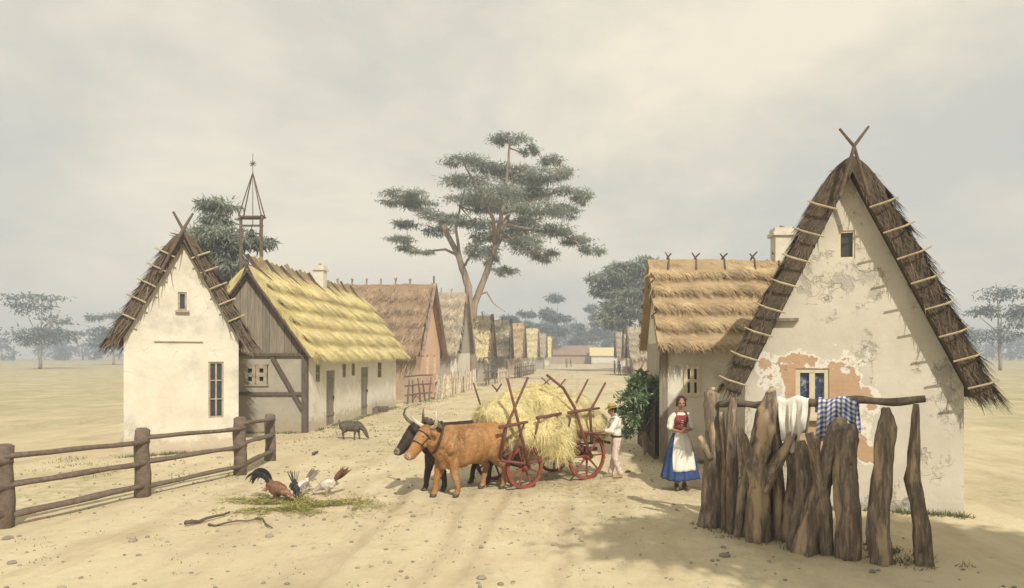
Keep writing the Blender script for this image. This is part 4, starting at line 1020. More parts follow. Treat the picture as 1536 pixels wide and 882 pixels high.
# every post: list of branches, each a list of (px, py, width px) at a depth
def base_to(px, py, Y, pts):
    """continue the measured post down to the ground"""
    return pts
POSTS = [
 (10.1, [[(1063, 792, 34), (1068, 740, 30), (1072, 690, 25), (1070, 650, 22), (1067, 615, 22), (1066, 590, 20), (1068, 583, 10)]], 'split'),
 (9.9, [[(1068, 690, 9), (1056, 668, 9), (1048, 655, 7)]], None),
 (9.75, [[(1097, 800, 18), (1098, 720, 16), (1097, 660, 14), (1098, 615, 13), (1098, 596, 8)]], None),
 (9.9, [[(1086, 800, 9), (1088, 700, 9), (1084, 650, 8), (1083, 618, 7)]], None),
 (9.3, [[(1137, 812, 34), (1137, 760, 32), (1134, 715, 28), (1124, 685, 20), (1114, 655, 13), (1109, 640, 5)], [(1137, 730, 30), (1136, 690, 26), (1147, 655, 22), (1152, 615, 24), (1158, 590, 14), (1160, 580, 5)], [(1140, 735, 22), (1160, 700, 20), (1180, 670, 16), (1190, 650, 13)]], None),
 (9.55, [[(1106, 800, 12), (1112, 740, 12), (1128, 680, 13), (1138, 640, 14), (1144, 605, 12)]], None),
 (9.45, [[(1166, 812, 24), (1167, 720, 18), (1166, 650, 13), (1167, 612, 11), (1168, 600, 6)]], None),
 (9.0, [[(1196, 828, 30), (1203, 760, 26), (1204, 710, 24), (1203, 680, 22), (1200, 662, 14)]], None),
 (8.75, [[(1204, 835, 34), (1218, 780, 31), (1232, 725, 27), (1246, 680, 26), (1257, 645, 25), (1261, 626, 12)]], None),
 (8.55, [[(1270, 842, 36), (1272, 760, 32), (1268, 700, 29), (1274, 655, 26), (1278, 636, 12)]], None),
 (8.7, [[(1240, 836, 20), (1238, 760, 18), (1226, 700, 15), (1214, 650, 12)]], None),
 (9.6, [[(1122, 806, 20), (1124, 740, 19), (1120, 700, 16), (1116, 676, 8)]], None), (9.65, [[(1152, 808, 28), (1150, 740, 27), (1156, 690, 22), (1162, 660, 12)]], None),
 (9.35, [[(1178, 815, 20), (1184, 760, 19), (1190, 710, 17), (1184, 672, 12), (1180, 655, 6)]], None), (9.1, [[(1232, 822, 16), (1226, 760, 15), (1222, 690, 12), (1230, 650, 6)]], None),
 
 (8.25, [[(1384, 858, 26), (1380, 790, 23), (1368, 720, 20), (1372, 640, 14), (1374, 606, 8)]], None),
 (7.9, [[(1440, 866, 28), (1444, 790, 26), (1446, 720, 20), (1452, 650, 10)]], None), (7.7, [[(1494, 870, 26), (1492, 790, 24), (1496, 710, 20), (1492, 645, 10)]], None),
 (8.3, [[(1322, 850, 30), (1318, 780, 27), (1326, 700, 25), (1330, 640, 23), (1328, 612, 12)]], None),

 (8.0, [[(1412, 862, 34), (1410, 780, 30), (1400, 720, 22), (1388, 670, 15)], [(1410, 770, 26), (1422, 700, 22), (1432, 640, 16), (1434, 618, 8)]], None),
 (7.8, [[(1470, 868, 26), (1474, 780, 24), (1468, 700, 20), (1472, 632, 14)]], None),
 (7.65, [[(1518, 874, 30), (1514, 790, 26), (1520, 700, 22), (1526, 640, 12)]], None)]
POSTS = [p for p in POSTS if p[1][0][0][0] < 1400]
for k, (Y, brs, _x) in enumerate(POSTS):
    m = MB()
    for bi, br in enumerate(brs):
        pts = [P(x, y, Y) for x, y, w_ in br]; rad = [w_ * Y / 2000 for x, y, w_ in br]
        if bi == 0 and len(br) > 3:  # set its foot in the soil
            pts[0].z = min(pts[0].z, -.12)
        q = []; rr = []
        for i in range(len(pts) - 1):
            for j in range(4):
                f = j / 4; q.append(pts[i].lerp(pts[i + 1], f) + V((noise.noise(V((k, i + f, 1))), noise.noise(V((k, i + f, 9))), 0)) * .02 * (0 if i + j == 0 else 1)); rr.append(rad[i] + (rad[i + 1] - rad[i]) * f)
        q.append(pts[-1]); rr.append(rad[-1])
        m.tube(q, rr, 16, seed=k * 3 + bi, wob=.28, rid=.55)
    o = obj('post', m, 'trunk_wood', fence, True)
    if k == 0 or k == 4:  # raw wood where the top was cut slanting
        x, y = ((1067, 584), (1158, 584))[k // 4]; c = P(x, y, Y)
        m = MB(); m.ell(c + V((-.01, -.02, -.01)), (.075, .05, .035), Matrix.Rotation(-.5, 3, 'Y'), 10, 6); obj('cut_face', m, 'stick_pale', o)
ra, rb = P(1078, 607, 10.0), P(1388, 600, 8.4)
def railp(f): return ra.lerp(rb, f) + V((0, 0, .02 * math.sin(f * 20)))
m = MB(); m.tube([railp(i / 30) for i in range(31)], [.05 + .006 * math.sin(i) for i in range(31)], 10, seed=4, wob=.25, rid=.3); obj('rail', m, 'timber', fence, True)

def cloth(name, label, mat, cx_px, width, drop_f, drop_b, Yd, seed, hem=None, taper=0.0):
    """cloth hung over the rail: (u along the rail, s over it from front hem to back hem)"""
    # rail parameter under this pixel
    best = min(range(300), key=lambda i: abs((railp(i / 300).x / railp(i / 300).y) * 1000 + CX - cx_px)); f0 = best / 300
    c = railp(f0); d = (rb - ra).normalized(); sd = V((d.y, -d.x, 0)).normalized()
    if sd.y > 0: sd = -sd
    m = MB(); nu, ns = 34, 44; vs = []; R = .065
    for i in range(nu + 1):
        u = (i / nu - .5); df = drop_f * (1 + .18 * math.sin(u * 5 + seed) + .10 * noise.noise(V((u * 6, seed, 0)))) * (hem(u) if hem else 1); db = drop_b
        for j in range(ns + 1):
            s = j / ns; tot = df + PI * R + db; l = s * tot
            if l < df: off, z = R, -(df - l)
            elif l < df + PI * R: a = (l - df) / R; off, z = R * math.cos(a), R * math.sin(a)
            else: off, z = -R, -(l - df - PI * R)
            hang = min(1, max(0, -z) / .25)
            fold = (.045 * math.sin(u * 17 + seed + z * 1.1) + .02 * math.sin(u * 41 + z * 3)) * hang
            uu = u * width * (1 - taper * hang * abs(z) + .05 * math.sin(z * 5 + seed))
            p = c + d * uu + sd * (off + (fold + .02 * hang) * (1 if off > 0 else -1)) + V((0, 0, z + .02 * math.sin(f0 + u * 9)))
            vs.append(p)
    fs = [(i * (ns + 1) + j, (i + 1) * (ns + 1) + j, (i + 1) * (ns + 1) + j + 1, i * (ns + 1) + j + 1) for i in range(nu) for j in range(ns)]
    m.add(vs, fs); me = m.mesh(name, mat, True)
    uv = me.uv_layers.new(name='UVMap')
    for lp in me.loops: i, j = divmod(lp.vertex_index, ns + 1); uv.data[lp.index].uv = (i / nu * width, j / ns * (drop_f + drop_b + .2))
    o = put(name, me); md = o.modifiers.new('s', 'SOLIDIFY'); md.thickness = .006
    return o
def gingham():
    m = bpy.data.materials.new('gingham'); m.use_nodes = True; nt = m.node_tree; L = nt.links; b = nt.nodes['Principled BSDF']; b.inputs['Roughness'].default_value = .9
    uv = _n(nt, 'ShaderNodeUVMap'); sp = _n(nt, 'ShaderNodeSeparateXYZ'); L.new(uv.outputs[0], sp.inputs[0]); o = []
    for a in 'XY':
        q = _n(nt, 'ShaderNodeMath', operation='MULTIPLY'); L.new(sp.outputs[a], q.inputs[0]); q.inputs[1].default_value = 15.0
        fr = _n(nt, 'ShaderNodeMath', operation='FRACT'); L.new(q.outputs[0], fr.inputs[0])
        g = _n(nt, 'ShaderNodeMath', operation='GREATER_THAN'); L.new(fr.outputs[0], g.inputs[0]); g.inputs[1].default_value = .52; o.append(g.outputs[0])
    s = _n(nt, 'ShaderNodeMath', operation='ADD'); L.new(o[0], s.inputs[0]); L.new(o[1], s.inputs[1])
    h_ = _n(nt, 'ShaderNodeMath', operation='MULTIPLY'); L.new(s.outputs[0], h_.inputs[0]); h_.inputs[1].default_value = .5
    r = _n(nt, 'ShaderNodeValToRGB'); r.color_ramp.interpolation = 'CONSTANT'; e = r.color_ramp.elements; e[0].color = (.70, .68, .64, 1); e[1].position = .75; e[1].color = (.045, .06, .19, 1); k = e.new(.25); k.color = (.24, .27, .42, 1)
    L.new(h_.outputs[0], r.inputs[0]); L.new(r.outputs[0], b.inputs['Base Color']); return m
MATS['gingham'] = gingham()
tag(cloth('shirt', '', 'cotton_white', 1190, .42, .62, .45, 9.3, 2, hem=lambda u: 1.0 - .35 * abs(u) + .15 * math.sin(u * 8), taper=.35), 'white linen shirt hung over the rail between the trunks', 'cloth')
tag(cloth('checked_cloth', '', 'gingham', 1257, .52, .50, .4, 8.9, 5, hem=lambda u: 1.05 - .25 * (u > .12)), 'blue and white checked cloth hung over the rail', 'cloth')

# ------------------------------------------------------------------ trough, sticks, straw, stones
t = thing('trough', 'small round wooden tub beside the wall of the yellow thatched farmhouse', 'tub', G(572, 618), 0)
m = MB(); m.tube([(0, 0, 0), (0, 0, .12), (0, 0, .26)], [.26, .31, .33], 14); obj('tub', m, 'timber_mid', t)
m = MB(); m.ell((0, 0, .262), (.28, .28, .01), None, 14, 4); obj('water', m, 'pane_dark', t)
t = thing('block', 'short chopping block standing next to the small tub', 'block', G(562.5, 619.5), 0)
m = MB(); m.tube([(0, 0, 0), (0, 0, .1), (0, 0, .24)], [.15, .14, .13], 10, wob=.2); obj('log', m, 'timber_mid', t)
def stick(label, a, b, r, seed, bend=.04):
    a, b = G(*a), G(*b); m = MB(); d = b - a; n = 6
    m.tube([a + d * i / n + V((0, bend * math.sin(i * 1.3 + seed), r + .012 + .015 * math.sin(i * 2 + seed))) for i in range(n + 1)], [r * (1.1 - .5 * i / n) for i in range(n + 1)], 7, seed=seed, wob=.4)
    tag(obj('stick', m, 'stick', None, True), label, 'stick')
stick('long bare stick lying on the ground at the lower left', (276, 791), (343, 773), .030, 1)
stick('thin knotted twig lying before the straw heap', (312, 790), (395, 781), .016, 3, .07)
stick('short curved twig pointing out of the scattered straw', (385, 778), (408, 793), .014, 5, .05)
stick('small piece of wood lying in the middle of the yard', (469, 684), (476, 680), .035, 7)
# fodder straw the hens pick at
def on_patch(n, seed):
    r = random.Random(seed); out = []
    c = G(450, 757)
    while len(out) < n:
        x = r.gauss(0, .55); y = r.gauss(0, .30); q = noise.noise(V((x * 1.8 + seed, y * 2.4, 2)))
        if q > -.08 + .25 * abs(x) * .3: out.append((c.x + x * 1.15 - .05 + y * .15, c.y + y - .05 - x * .12))
    return out
m = MB(); pts = on_patch(4200, 3); k = len(pts); r = np.random.default_rng(6)
Pn = np.array([(x, y, gz(x, y) + .004 + .035 * r.random()) for x, y in pts]); D = r.normal(size=(k, 3)) * np.array([1, 1, .22]); D[:, 2] = abs(D[:, 2]); D /= np.linalg.norm(D, axis=1)[:, None]
N = r.normal(size=(k, 3)) * .6 + np.array([0, 0, 1.]); N /= np.linalg.norm(N, axis=1)[:, None]
m.strands(Pn, D, N, .07 + .10 * r.random(k), .008 + .008 * r.random(k), np.clip(.5 + .35 * r.normal(size=k), 0, 1)); tag(obj('straw', m, 'feed_straw'), 'greenish straw scattered under the pecking hens', 'straw', kind='stuff')
# grass tufts on the verges
m = MB(); rd = random.Random(12); Ps = []
def tuft(x, y, n, hgt, sp):
    for _ in range(n): Ps.append((x + rd.gauss(0, sp), y + rd.gauss(0, sp), hgt * rd.uniform(.5, 1.3)))
for _ in range(420):
    x, y = rd.uniform(-13, -5.0), rd.uniform(14, 34)
    if noise.noise(V((x * .35, y * .25, 5))) > .02: tuft(x, y, 16, .07, .12)
for _ in range(160): x = -8.8 + abs(rd.gauss(0, .14)); tuft(x, rd.uniform(22.5, 33), 10, .09, .05)
for _ in range(60): tuft(rd.uniform(-12.5, -9), 22.1 - abs(rd.gauss(0, .1)), 10, .09, .06)
for _ in range(130): f = rd.random(); p = ra.lerp(rb, f); tuft(p.x + rd.gauss(0, .2), p.y + rd.gauss(0, .25), 12, .09, .06)
for _ in range(70): tuft(rd.uniform(2.2, 3.4), 16.15 - abs(rd.gauss(0, .1)), 10, .08, .06)
for _ in range(60): f = rd.random(); tuft(-11.37 + 2.26 * f - .05, 16.85 + 1.3 * f - abs(rd.gauss(0, .07)) - .05, 14, .10, .05)
for _ in range(90): f = rd.random(); tuft(3.0 + 3.3 * f, 11.64 - .88 * f - abs(rd.gauss(0, .07)) - .05, 14, .10, .05)
for _ in range(300): tuft(rd.uniform(-11, 1), rd.uniform(6.5, 11.5), 5, .035, .08) if rd.random() < .35 else None
for _ in range(120): tuft(-7.9 + rd.gauss(0, .4), rd.uniform(34, 60), 12, .14, .15)
k = len(Ps); A = np.array(Ps); r = np.random.default_rng(4)
Pn = np.stack([A[:, 0], A[:, 1], np.array([gz(x, y) for x, y, _ in Ps]) - .005], 1); D = r.normal(size=(k, 3)) * .45 + np.array([0, 0, 1.]); D /= np.linalg.norm(D, axis=1)[:, None]
N = r.normal(size=(k, 3)) * np.array([1, 1, .1]); N /= np.linalg.norm(N, axis=1)[:, None]
m.strands(Pn, D, N, A[:, 2], .012 + .008 * r.random(k), np.clip(.5 + .3 * r.normal(size=k), 0, 1), tip=.1); tag(obj('grass', m, 'grass_blade'), 'thin dry grass along the walls and fences', 'grass', kind='stuff')
m = MB()
for _ in range(1900):
    x, y = rd.uniform(-12, 5), rd.uniform(6.3, 26); s = rd.uniform(.008, .028) * (1.6 if rd.random() < .08 else 1)
    m.ell((x, y, gz(x, y) + s * .3), (s * rd.uniform(.9, 1.5), s * rd.uniform(.8, 1.2), s * .7), None, 6, 4, var=rd.random())
for _ in range(26):   # a few larger stones
    x, y = rd.uniform(-12, 5), rd.uniform(6.3, 30); s = rd.uniform(.03, .055)
    m.ell((x, y, gz(x, y) + s * .25), (s * rd.uniform(.9, 1.5), s * rd.uniform(.8, 1.2), s * .7), None, 7, 5, var=rd.random())
tag(obj('gravel', m, 'stone'), 'small loose stones on the sandy ground', 'gravel', kind='stuff')

# straw litter trodden into the street
m = MB(); r = np.random.default_rng(31); Q = []
rd = random.Random(77)
for _ in range(5200):
    k = rd.random()
    if k < .5: x, y = rd.gauss(.6, 1.5), rd.gauss(13.2, 1.4)
    elif k < .8: x, y = rd.uniform(-12, 4), rd.uniform(6.4, 24)
    else: x, y = rd.gauss(-4.5, 1.6), rd.gauss(11.5, 1.2)
    if noise.noise(V((x * .9, y * .9, 11))) > -.12: Q.append((x, y, gz(x, y) + .006))
k = len(Q); Pn = np.array(Q); D = r.normal(size=(k, 3)) * np.array([1, 1, .08]); D /= np.linalg.norm(D, axis=1)[:, None]; N = r.normal(size=(k, 3)) * .3 + np.array([0, 0, 1.]); N /= np.linalg.norm(N, axis=1)[:, None]
m.strands(Pn, D, N, .04 + .11 * r.random(k), .006 + .006 * r.random(k), np.clip(.45 + .35 * r.normal(size=k), 0, 1)); tag(obj('litter', m, 'straw_gold'), 'stray straws trodden into the sandy street', 'straw', kind='stuff')

# ------------------------------------------------------------------ haze
def hz():
    m = bpy.data.materials.new('haze_air'); m.use_nodes = True; nt = m.node_tree
    for n in list(nt.nodes):
        if n.type == 'BSDF_PRINCIPLED': nt.nodes.remove(n)
    v = nt.nodes.new('ShaderNodeVolumePrincipled'); v.inputs['Color'].default_value = (.82, .89, 1.0, 1); v.inputs['Density'].default_value = .0025; v.inputs['Anisotropy'].default_value = 0.0
    nt.links.new(v.outputs[0], nt.nodes['Material Output'].inputs['Volume']); return m
MATS['haze_air'] = hz()
m = MB(); m.box((0, 195, 15), (1040, 550, 32)); tag(obj('haze', m, 'haze_air'), 'pale blue haze over the far street', 'haze', kind='stuff')
# ------------------------------------------------------------------ hay wagon (local x: front to rear, local y: towards the far side)
WO = V((-.945, 12.94, 0)); WA = math.atan2(.617, .787)
ax_, bx_ = V((math.cos(WA), math.sin(WA), 0)), V((-math.sin(WA), math.cos(WA), 0))
def LW(px, py, v=-.1):
    k = (px - CX) / FL; O = WO + bx_ * v
    u = (k * O.y - O.x) / (ax_.x - k * ax_.y); p = O + ax_ * u
    return V((u, v, EYE - (py - CY) / FL * p.y))
wag = thing('hay_wagon', 'red wheeled farm wagon with crossed stakes carrying a big load of hay', 'wagon', WO, WA)
def wheel(x, y, R, near):
    s = -1 if near else 1
    m = MB(); n = 40; vs = []; fs = []
    for k in range(n):
        a = 2 * PI * k / n
        for r, w_ in ((R, -.028), (R, .028), (R - .062, .024), (R - .062, -.024)): vs.append((x + r * math.cos(a), y + w_, R + r * math.sin(a)))
    for k in range(n):
        k2 = (k + 1) % n
        for j in range(4): fs.append((k * 4 + j, k * 4 + (j + 1) % 4, k2 * 4 + (j + 1) % 4, k2 * 4 + j))
    m.add(vs, fs); o = obj('wheel', m, 'red_wood', wag, recalc=True)
    m = MB(); m.tube([(x, y + s * -.10, R), (x, y - s * .03, R), (x, y + s * .03, R), (x, y + s * .10, R), (x, y + s * .15, R)], [.07, .085, .088, .07, .045], 14); obj('hub', m, 'red_wood', o, True)
    for k in range(8):
        a = 2 * PI * (k + .5 * (R < .45)) / 8; c, sn = math.cos(a), math.sin(a); m = MB()
        m.tube([(x + .06 * c, y, R + .06 * sn), (x + R * .5 * c, y, R + R * .5 * sn), (x + (R - .04) * c, y, R + (R - .04) * sn)], [.028, .022, .02], 6); obj('spoke', m, 'red_wood', o)
    m = MB(); vs = []; fs = []
    for k in range(n):
        a = 2 * PI * k / n
        for r, w_ in ((R + .007, -.022), (R + .007, .022), (R + .001, .022), (R + .001, -.022)): vs.append((x + r * math.cos(a), y + w_, R + r * math.sin(a)))
    m.add(vs, fs); obj('tyre', m, 'iron', o, recalc=True)
FR, RR, WB = .42, .49, 1.556
for y, nr in ((0, True), (1.15, False)): wheel(0, y, FR, nr); wheel(WB, y, RR, nr)
for x, R in ((0, FR), (WB, RR)):
    m = MB(); m.bar((x, -.17, R), (x, 1.32, R), .06); obj('axle', m, 'red_wood_dark', wag)
    m = MB(); m.bar((x, .10, R + .12), (x, 1.05, R + .12), .10, .14); obj('bolster', m, 'red_wood_dark', wag)
m = MB(); m.bar((-.35, .575, .46), (2.3, .575, .52), .07, .08); obj('perch', m, 'red_wood_dark', wag)
m = MB(); m.tube([(-.1, .575, .48), (-1.2, .575, .80), (-1.95, .575, 1.08)], [.045, .04, .032], 8); obj('draught_pole', m, 'red_wood_dark', wag)
def pole(name, pts, r, mat='red_wood_dark', taper=.75, n=8):
    m = MB(); k = len(pts); q = []
    m.tube(pts, [r * (1 - (1 - taper) * i / (k - 1)) for i in range(k)], n, seed=len(bpy.data.objects), wob=.25, rid=.15); return obj(name, m, mat, wag, True)
# sides of the rack (rails + rungs), leaning out
for s, y0, y1 in ((-1, .22, -.04), (1, .93, 1.19)):
    pole('side_rail', [(-.42, y0, .66), (.8, y0, .68), (2.1, y0, .72)], .035)
# near side: stakes, brackets and rails as they stand out of the load
V_ = -.13
pole('stake', [LW(822, 706 - 30, V_) if 0 else V((.0 + .0, -.16, .42)), LW(779, 640, -.15), LW(761, 567, -.05)], .032)
pole('stake', [LW(751, 688, V_), LW(760, 640, -.16), LW(792, 566, -.10)], .030)
pole('stake', [LW(768, 690, V_ + .05), LW(786, 636, -.12)], .024)
pole('side_rail', [LW(749, 641, -.17), LW(791, 633, -.17)], .036)
pole('side_rail', [LW(805, 627, -.16), LW(842, 620, -.16)], .034)
pole('strut', [LW(808, 628, -.16), LW(802, 658, -.12)], .026)
pole('strut', [LW(836, 622, -.16), LW(830, 650, -.12)], .026)
pole('side_rail', [LW(852, 619, -.17), LW(899, 612, -.17)], .032)
pole('strut', [LW(858, 619, -.17), LW(852, 644, -.12)], .022)
pole('stake', [V((WB, -.16, .49)), LW(874, 650, -.17), LW(862, 612, -.14), LW(845, 582, -.08), LW(820, 562, .02)], .034)
pole('stake', [V((WB, -.16, .80)), LW(885, 617, -.17), LW(908, 574, -.14)], .032)
pole('stake', [LW(852, 640, .1), LW(866, 600, .12), LW(882, 569, .14)], .024)
pole('tail_rail', [LW(874, 648, -.17), LW(892, 650, -.17), LW(907, 653, -.17)], .03)
pole('tail_rail', [V((2.15, -.05, .72)), V((2.2, 1.15, .74))], .03)
pole('lower_rail', [LW(744, 690, -.10), V((-.05, -.10, .50)), V((.8, .06, .52)), V((WB, .06, .55))], .028)
# far side
for a, b, r in (((710, 574), (722, 612), .022), ((738, 577), (746, 586), .02), ((752, 576), (745, 587), .02), ((812, 566), (826, 579), .018), ((826, 567), (812, 580), .018), ((848, 569), (834, 586), .022), ((824, 578), (816, 604), .02), ((793, 577), (798, 584), .018)):
    pole('stake', [LW(*b, 1.05), LW(*a, 1.15)], r)

# hay load
HB = [('e', (.80, .56, 1.25), (1.20, .66, .55)), ('e', (.15, .60, 1.28), (.62, .66, .48)), ('e', (1.5, .55, 1.22), (.62, .62, .52)), ('e', (.75, .5, 1.62), (.85, .5, .30)),
      ('e', (-.2, .75, 1.30), (.42, .58, .42)), ('e', (.55, -.02, .98), (.35, .22, .42)), ('e', (.98, .0, .85), (.28, .20, .50)), ('e', (1.95, .5, 1.15), (.38, .55, .40)), ('e', (.2, .9, 1.35), (.5, .4, .45)),
      ('e', (.05, .25, 1.1), (.35, .35, .40)), ('e', (1.15, .85, 1.55), (.5, .4, .33)), ('e', (.8, .55, .75), (1.0, .35, .30))]
def hd(c):
    return c + V((noise.noise(c * 1.9), noise.noise(c * 1.9 + V((5, 1, 2))), noise.noise(c * 1.9 + V((1, 9, 4))))) * .13 + V((noise.noise(c * 6), noise.noise(c * 6 + V((5, 1, 2))), noise.noise(c * 6 + V((2, 8, 2))))) * .045
hay = fuse('hay_load', HB, .045, 3, 'hay', disp=hd)
hay.location = WO; hay.rotation_euler = (0, 0, WA)
mb = MB(); src = hay.data
mb.v = [v.co[:] for v in src.vertices]; mb.f = [tuple(p.vertices) for p in src.polygons]; mb.var = [.35] * len(mb.f); mb.mi = [0] * len(mb.f)
surf_strands(src, 15000, .20, .011, (.2, -.1, -.8), .9, .35, mb, 5)
surf_strands(src, 2600, .34, .012, (.1, -.1, -1.6), 1.4, .55, mb, 6, keep=lambda p, n: (n[:, 2] < .35))
hay.data = mb.mesh('hay_load', 'hay'); bpy.data.meshes.remove(src)
tag(hay, 'loose heap of cream and yellow hay piled on the wagon', 'hay')

# ------------------------------------------------------------------ oxen
def ox(label, mat, loc, rz, scale, horn, seed, step=0.0, head_yaw=0.0, dark_legs=False):
    t = thing('draught_ox', label, 'ox', loc, rz, None, scale)
    Rh = Matrix.Rotation(head_yaw, 3, 'Z'); N0 = V((1.22, 0, 1.12))
    def hp(p): return N0 + Rh @ (V(p) - N0)
    caps = [('e', (-.02, 0, 1.08), (.30, .25, .27)), ('e', (.42, 0, .93), (.58, .31, .37)), ('e', (.30, 0, .86), (.38, .28, .31)), ('e', (.92, 0, .93), (.34, .265, .42)), ('e', (.72, 0, .84), (.36, .25, .32)), ('e', (.95, 0, 1.18), (.27, .14, .18)),
            ((-.05, 0, 1.26), .085, (.95, 0, 1.25), .10), ('e', (-.10, .175, 1.235), (.12, .07, .085)), ('e', (-.10, -.175, 1.235), (.12, .07, .085)), ((.98, .19, 1.22), .07, (1.10, .225, .92), .10), ((.98, -.19, 1.22), .07, (1.10, -.225, .92), .10), ((-.05, .17, 1.1), .12, (-.12, .2, .85), .11), ((-.05, -.17, 1.1), .12, (-.12, -.2, .85), .11), ('e', (-.27, 0, 1.20), (.08, .10, .10)),
            ('e', (1.02, .14, .93), (.20, .12, .30)), ('e', (1.02, -.14, .93), (.20, .12, .30)),
            ((1.0, 0, 1.08), .26, tuple(hp((1.34, 0, 1.12))), .19), (tuple(hp((1.34, 0, 1.12))), .19, tuple(hp((1.50, 0, 1.18))), .14), ((1.10, 0, .74), .13, tuple(hp((1.38, 0, .96))), .06), ((1.12, 0, .60), .07, (1.22, 0, .86), .07), ((1.15, 0, .9), .16, (1.32, 0, 1.0), .12)]
    # head
    caps += [(tuple(hp((1.52, 0, 1.24))), .138, tuple(hp((1.66, 0, 1.08))), .118), (tuple(hp((1.66, 0, 1.08))), .112, tuple(hp((1.84, 0, .88))), .080), ('e', tuple(hp((1.86, 0, .86))), (.082, .095, .070)), (tuple(hp((1.58, 0, 1.05))), .075, tuple(hp((1.78, 0, .85))), .048),
             ('e', tuple(hp((1.50, 0, 1.345))), (.075, .10, .06))]
    for s in (-1, 1):
        caps += [('e', tuple(hp((1.47, s * .20, 1.26))), (.045, .105, .055), Rh @ Matrix.Rotation(-.25 * s, 3, 'X')), ('e', tuple(hp((1.585, s * .092, 1.215))), (.045, .03, .035)), ('e', tuple(hp((1.62, s * .07, 1.07))), (.09, .05, .08))]
    hoofs = []
    for s in (-1, 1):
        f = -abs(step) * s * .10
        caps += [('chain', [(V((1.02, s * .15, .90)), .15), (V((1.03 + f * .2, s * .16, .68)), .115), (V((1.05 + f * .5, s * .155, .44)), .070), (V((1.05 + f * .7, s * .155, .38)), .066), (V((1.045 + f, s * .15, .20)), .048), (V((1.05 + f, s * .15, .11)), .054), (V((1.075 + f, s * .15, .05)), .05)]),
                 ('e', (1.095 + f, s * .15, .035), (.07, .055, .036))]
        g = -abs(step) * s * .09
        caps += [('chain', [(V((-.02, s * .15, 1.02)), .20), (V((.10, s * .17, .78)), .165), (V((.02 + g * .4, s * .17, .60)), .105), (V((-.13 + g * .7, s * .165, .46)), .068), (V((-.12 + g * .8, s * .16, .39)), .056), (V((-.08 + g, s * .155, .20)), .047), (V((-.07 + g, s * .155, .11)), .053), (V((-.045 + g, s * .155, .05)), .05)]),
                 ('e', (-.02 + g, s * .155, .035), (.07, .055, .036)), ('e', (-.16, s * .12, 1.0), (.12, .10, .24))]
    # tail
    caps += [('chain', [(V((-.30, 0, 1.20)), .042), (V((-.37, .0, 1.08)), .032), (V((-.385, .02, .85)), .024), (V((-.37, .02, .58)), .022)]), ('e', (-.365, .02, .46), (.035, .04, .13))]
    mz = hp((1.90, 0, .86))
    def pick(c):
        if c.z < .075: return 1
        if (c - mz).length < .085: return 2
        return 0
    def disp(c):
        d = V((0, 0, 0))
        if .15 < c.x < .85 and abs(c.y) > .18 and .75 < c.z < 1.2: d.y = math.copysign(.003, c.y) * math.sin(c.x * 48 + c.z * 6)
        fo = .006 * noise.noise(c * 9) + .004 * noise.noise(c * 22)
        if 1.0 < c.x < 1.42 and c.z < 1.25: fo += .006 * math.sin(c.x * 55 + c.z * 22)
        return c + d + V((fo * .3, fo * (1 if c.y > 0 else -1), fo * .3))
    bo = fuse('body', caps, .017, 3, [mat, 'hoof', 'muzzle'], pick, t, disp=disp)
    furry(bo, 26000, .035, .0055, (-.9, 0, -.8), 1.6, .16, seed, zmin=.09)
    for s in (-1, 1):
        m = MB(); q = [hp((1.47, s * .07, 1.34)), hp((1.46, s * .20, 1.37)), hp((1.50, s * .31, 1.43)), hp((1.54, s * .37, 1.53)), hp((1.53, s * .35, 1.63)), hp((1.47, s * .28, 1.70))]
        m.tube(q, [.042, .040, .034, .026, .016, .004], 9); obj('horn', m, horn, t, True)
        m = MB(); m.ell(hp((1.628, s * .103, 1.20)), (.020, .014, .018), Rh); obj('eye', m, 'eye_dark', t, True)
        m = MB(); m.ell(hp((1.915, s * .035, .888)), (.012, .012, .010), Rh); obj('nostril', m, 'eye_dark', t, True)
    return t, hp
hind, front = G(736, 736), G(668, 750)
dv = (front - hind).normalized(); rz = math.atan2(dv.y, dv.x) - .06
side = V((-.617, .787, 0))
dv2 = V((math.cos(rz), math.sin(rz), 0)); sd2 = V((dv2.y, -dv2.x, 0))
oxa = hind + V((-.02, .12, 0))
t1, hp1 = ox('red brown ox nearer the viewer, head turned, yoked before the wagon', 'cow_brown', oxa, rz, .97, 'horn', 1, 1.5, .03)
oxb = oxa + V((-.36, .52, 0)) - dv2 * .05
t2, hp2 = ox('black ox mostly hidden behind the red brown one', 'cow_black', oxb, rz, .96, 'horn_dark', 2, -1.1, -.05)
# yoke across both necks
c1 = oxa + dv2 * 1.26 * .97 + V((0, 0, 1.33)); c2 = oxb + dv2 * 1.26 * .96 + V((0, 0, 1.32))
t = thing('yoke', 'wooden neck yoke with leather collars joining the two oxen', 'yoke', (c1 + c2) / 2)
o_ = (c1 + c2) / 2; e = (c2 - c1).normalized()
m = MB(); m.tube([c1 - e * .22 - o_ + V((0, 0, -.03)), c1 - o_ + V((0, 0, .05)), V((0, 0, .0)), c2 - o_ + V((0, 0, .05)), c2 + e * .22 - o_ + V((0, 0, -.03))], [.04, .055, .05, .055, .04], 9, wob=.2); obj('beam', m, 'timber', t, True)
for c in (c1, c2):
    m = MB(); cc = c - o_ - V((0, 0, .22)) ; q = []
    for k in range(21):
        a = 2 * PI * k / 20; q.append(cc + e * math.sin(a) * .215 + V((0, 0, 1)) * math.cos(a) * .26 + dv2 * (-.10 * math.cos(a) ))
    m.tube(q, .024, 7, flat=1.6, cap=False); obj('collar', m, 'leather', t, True)
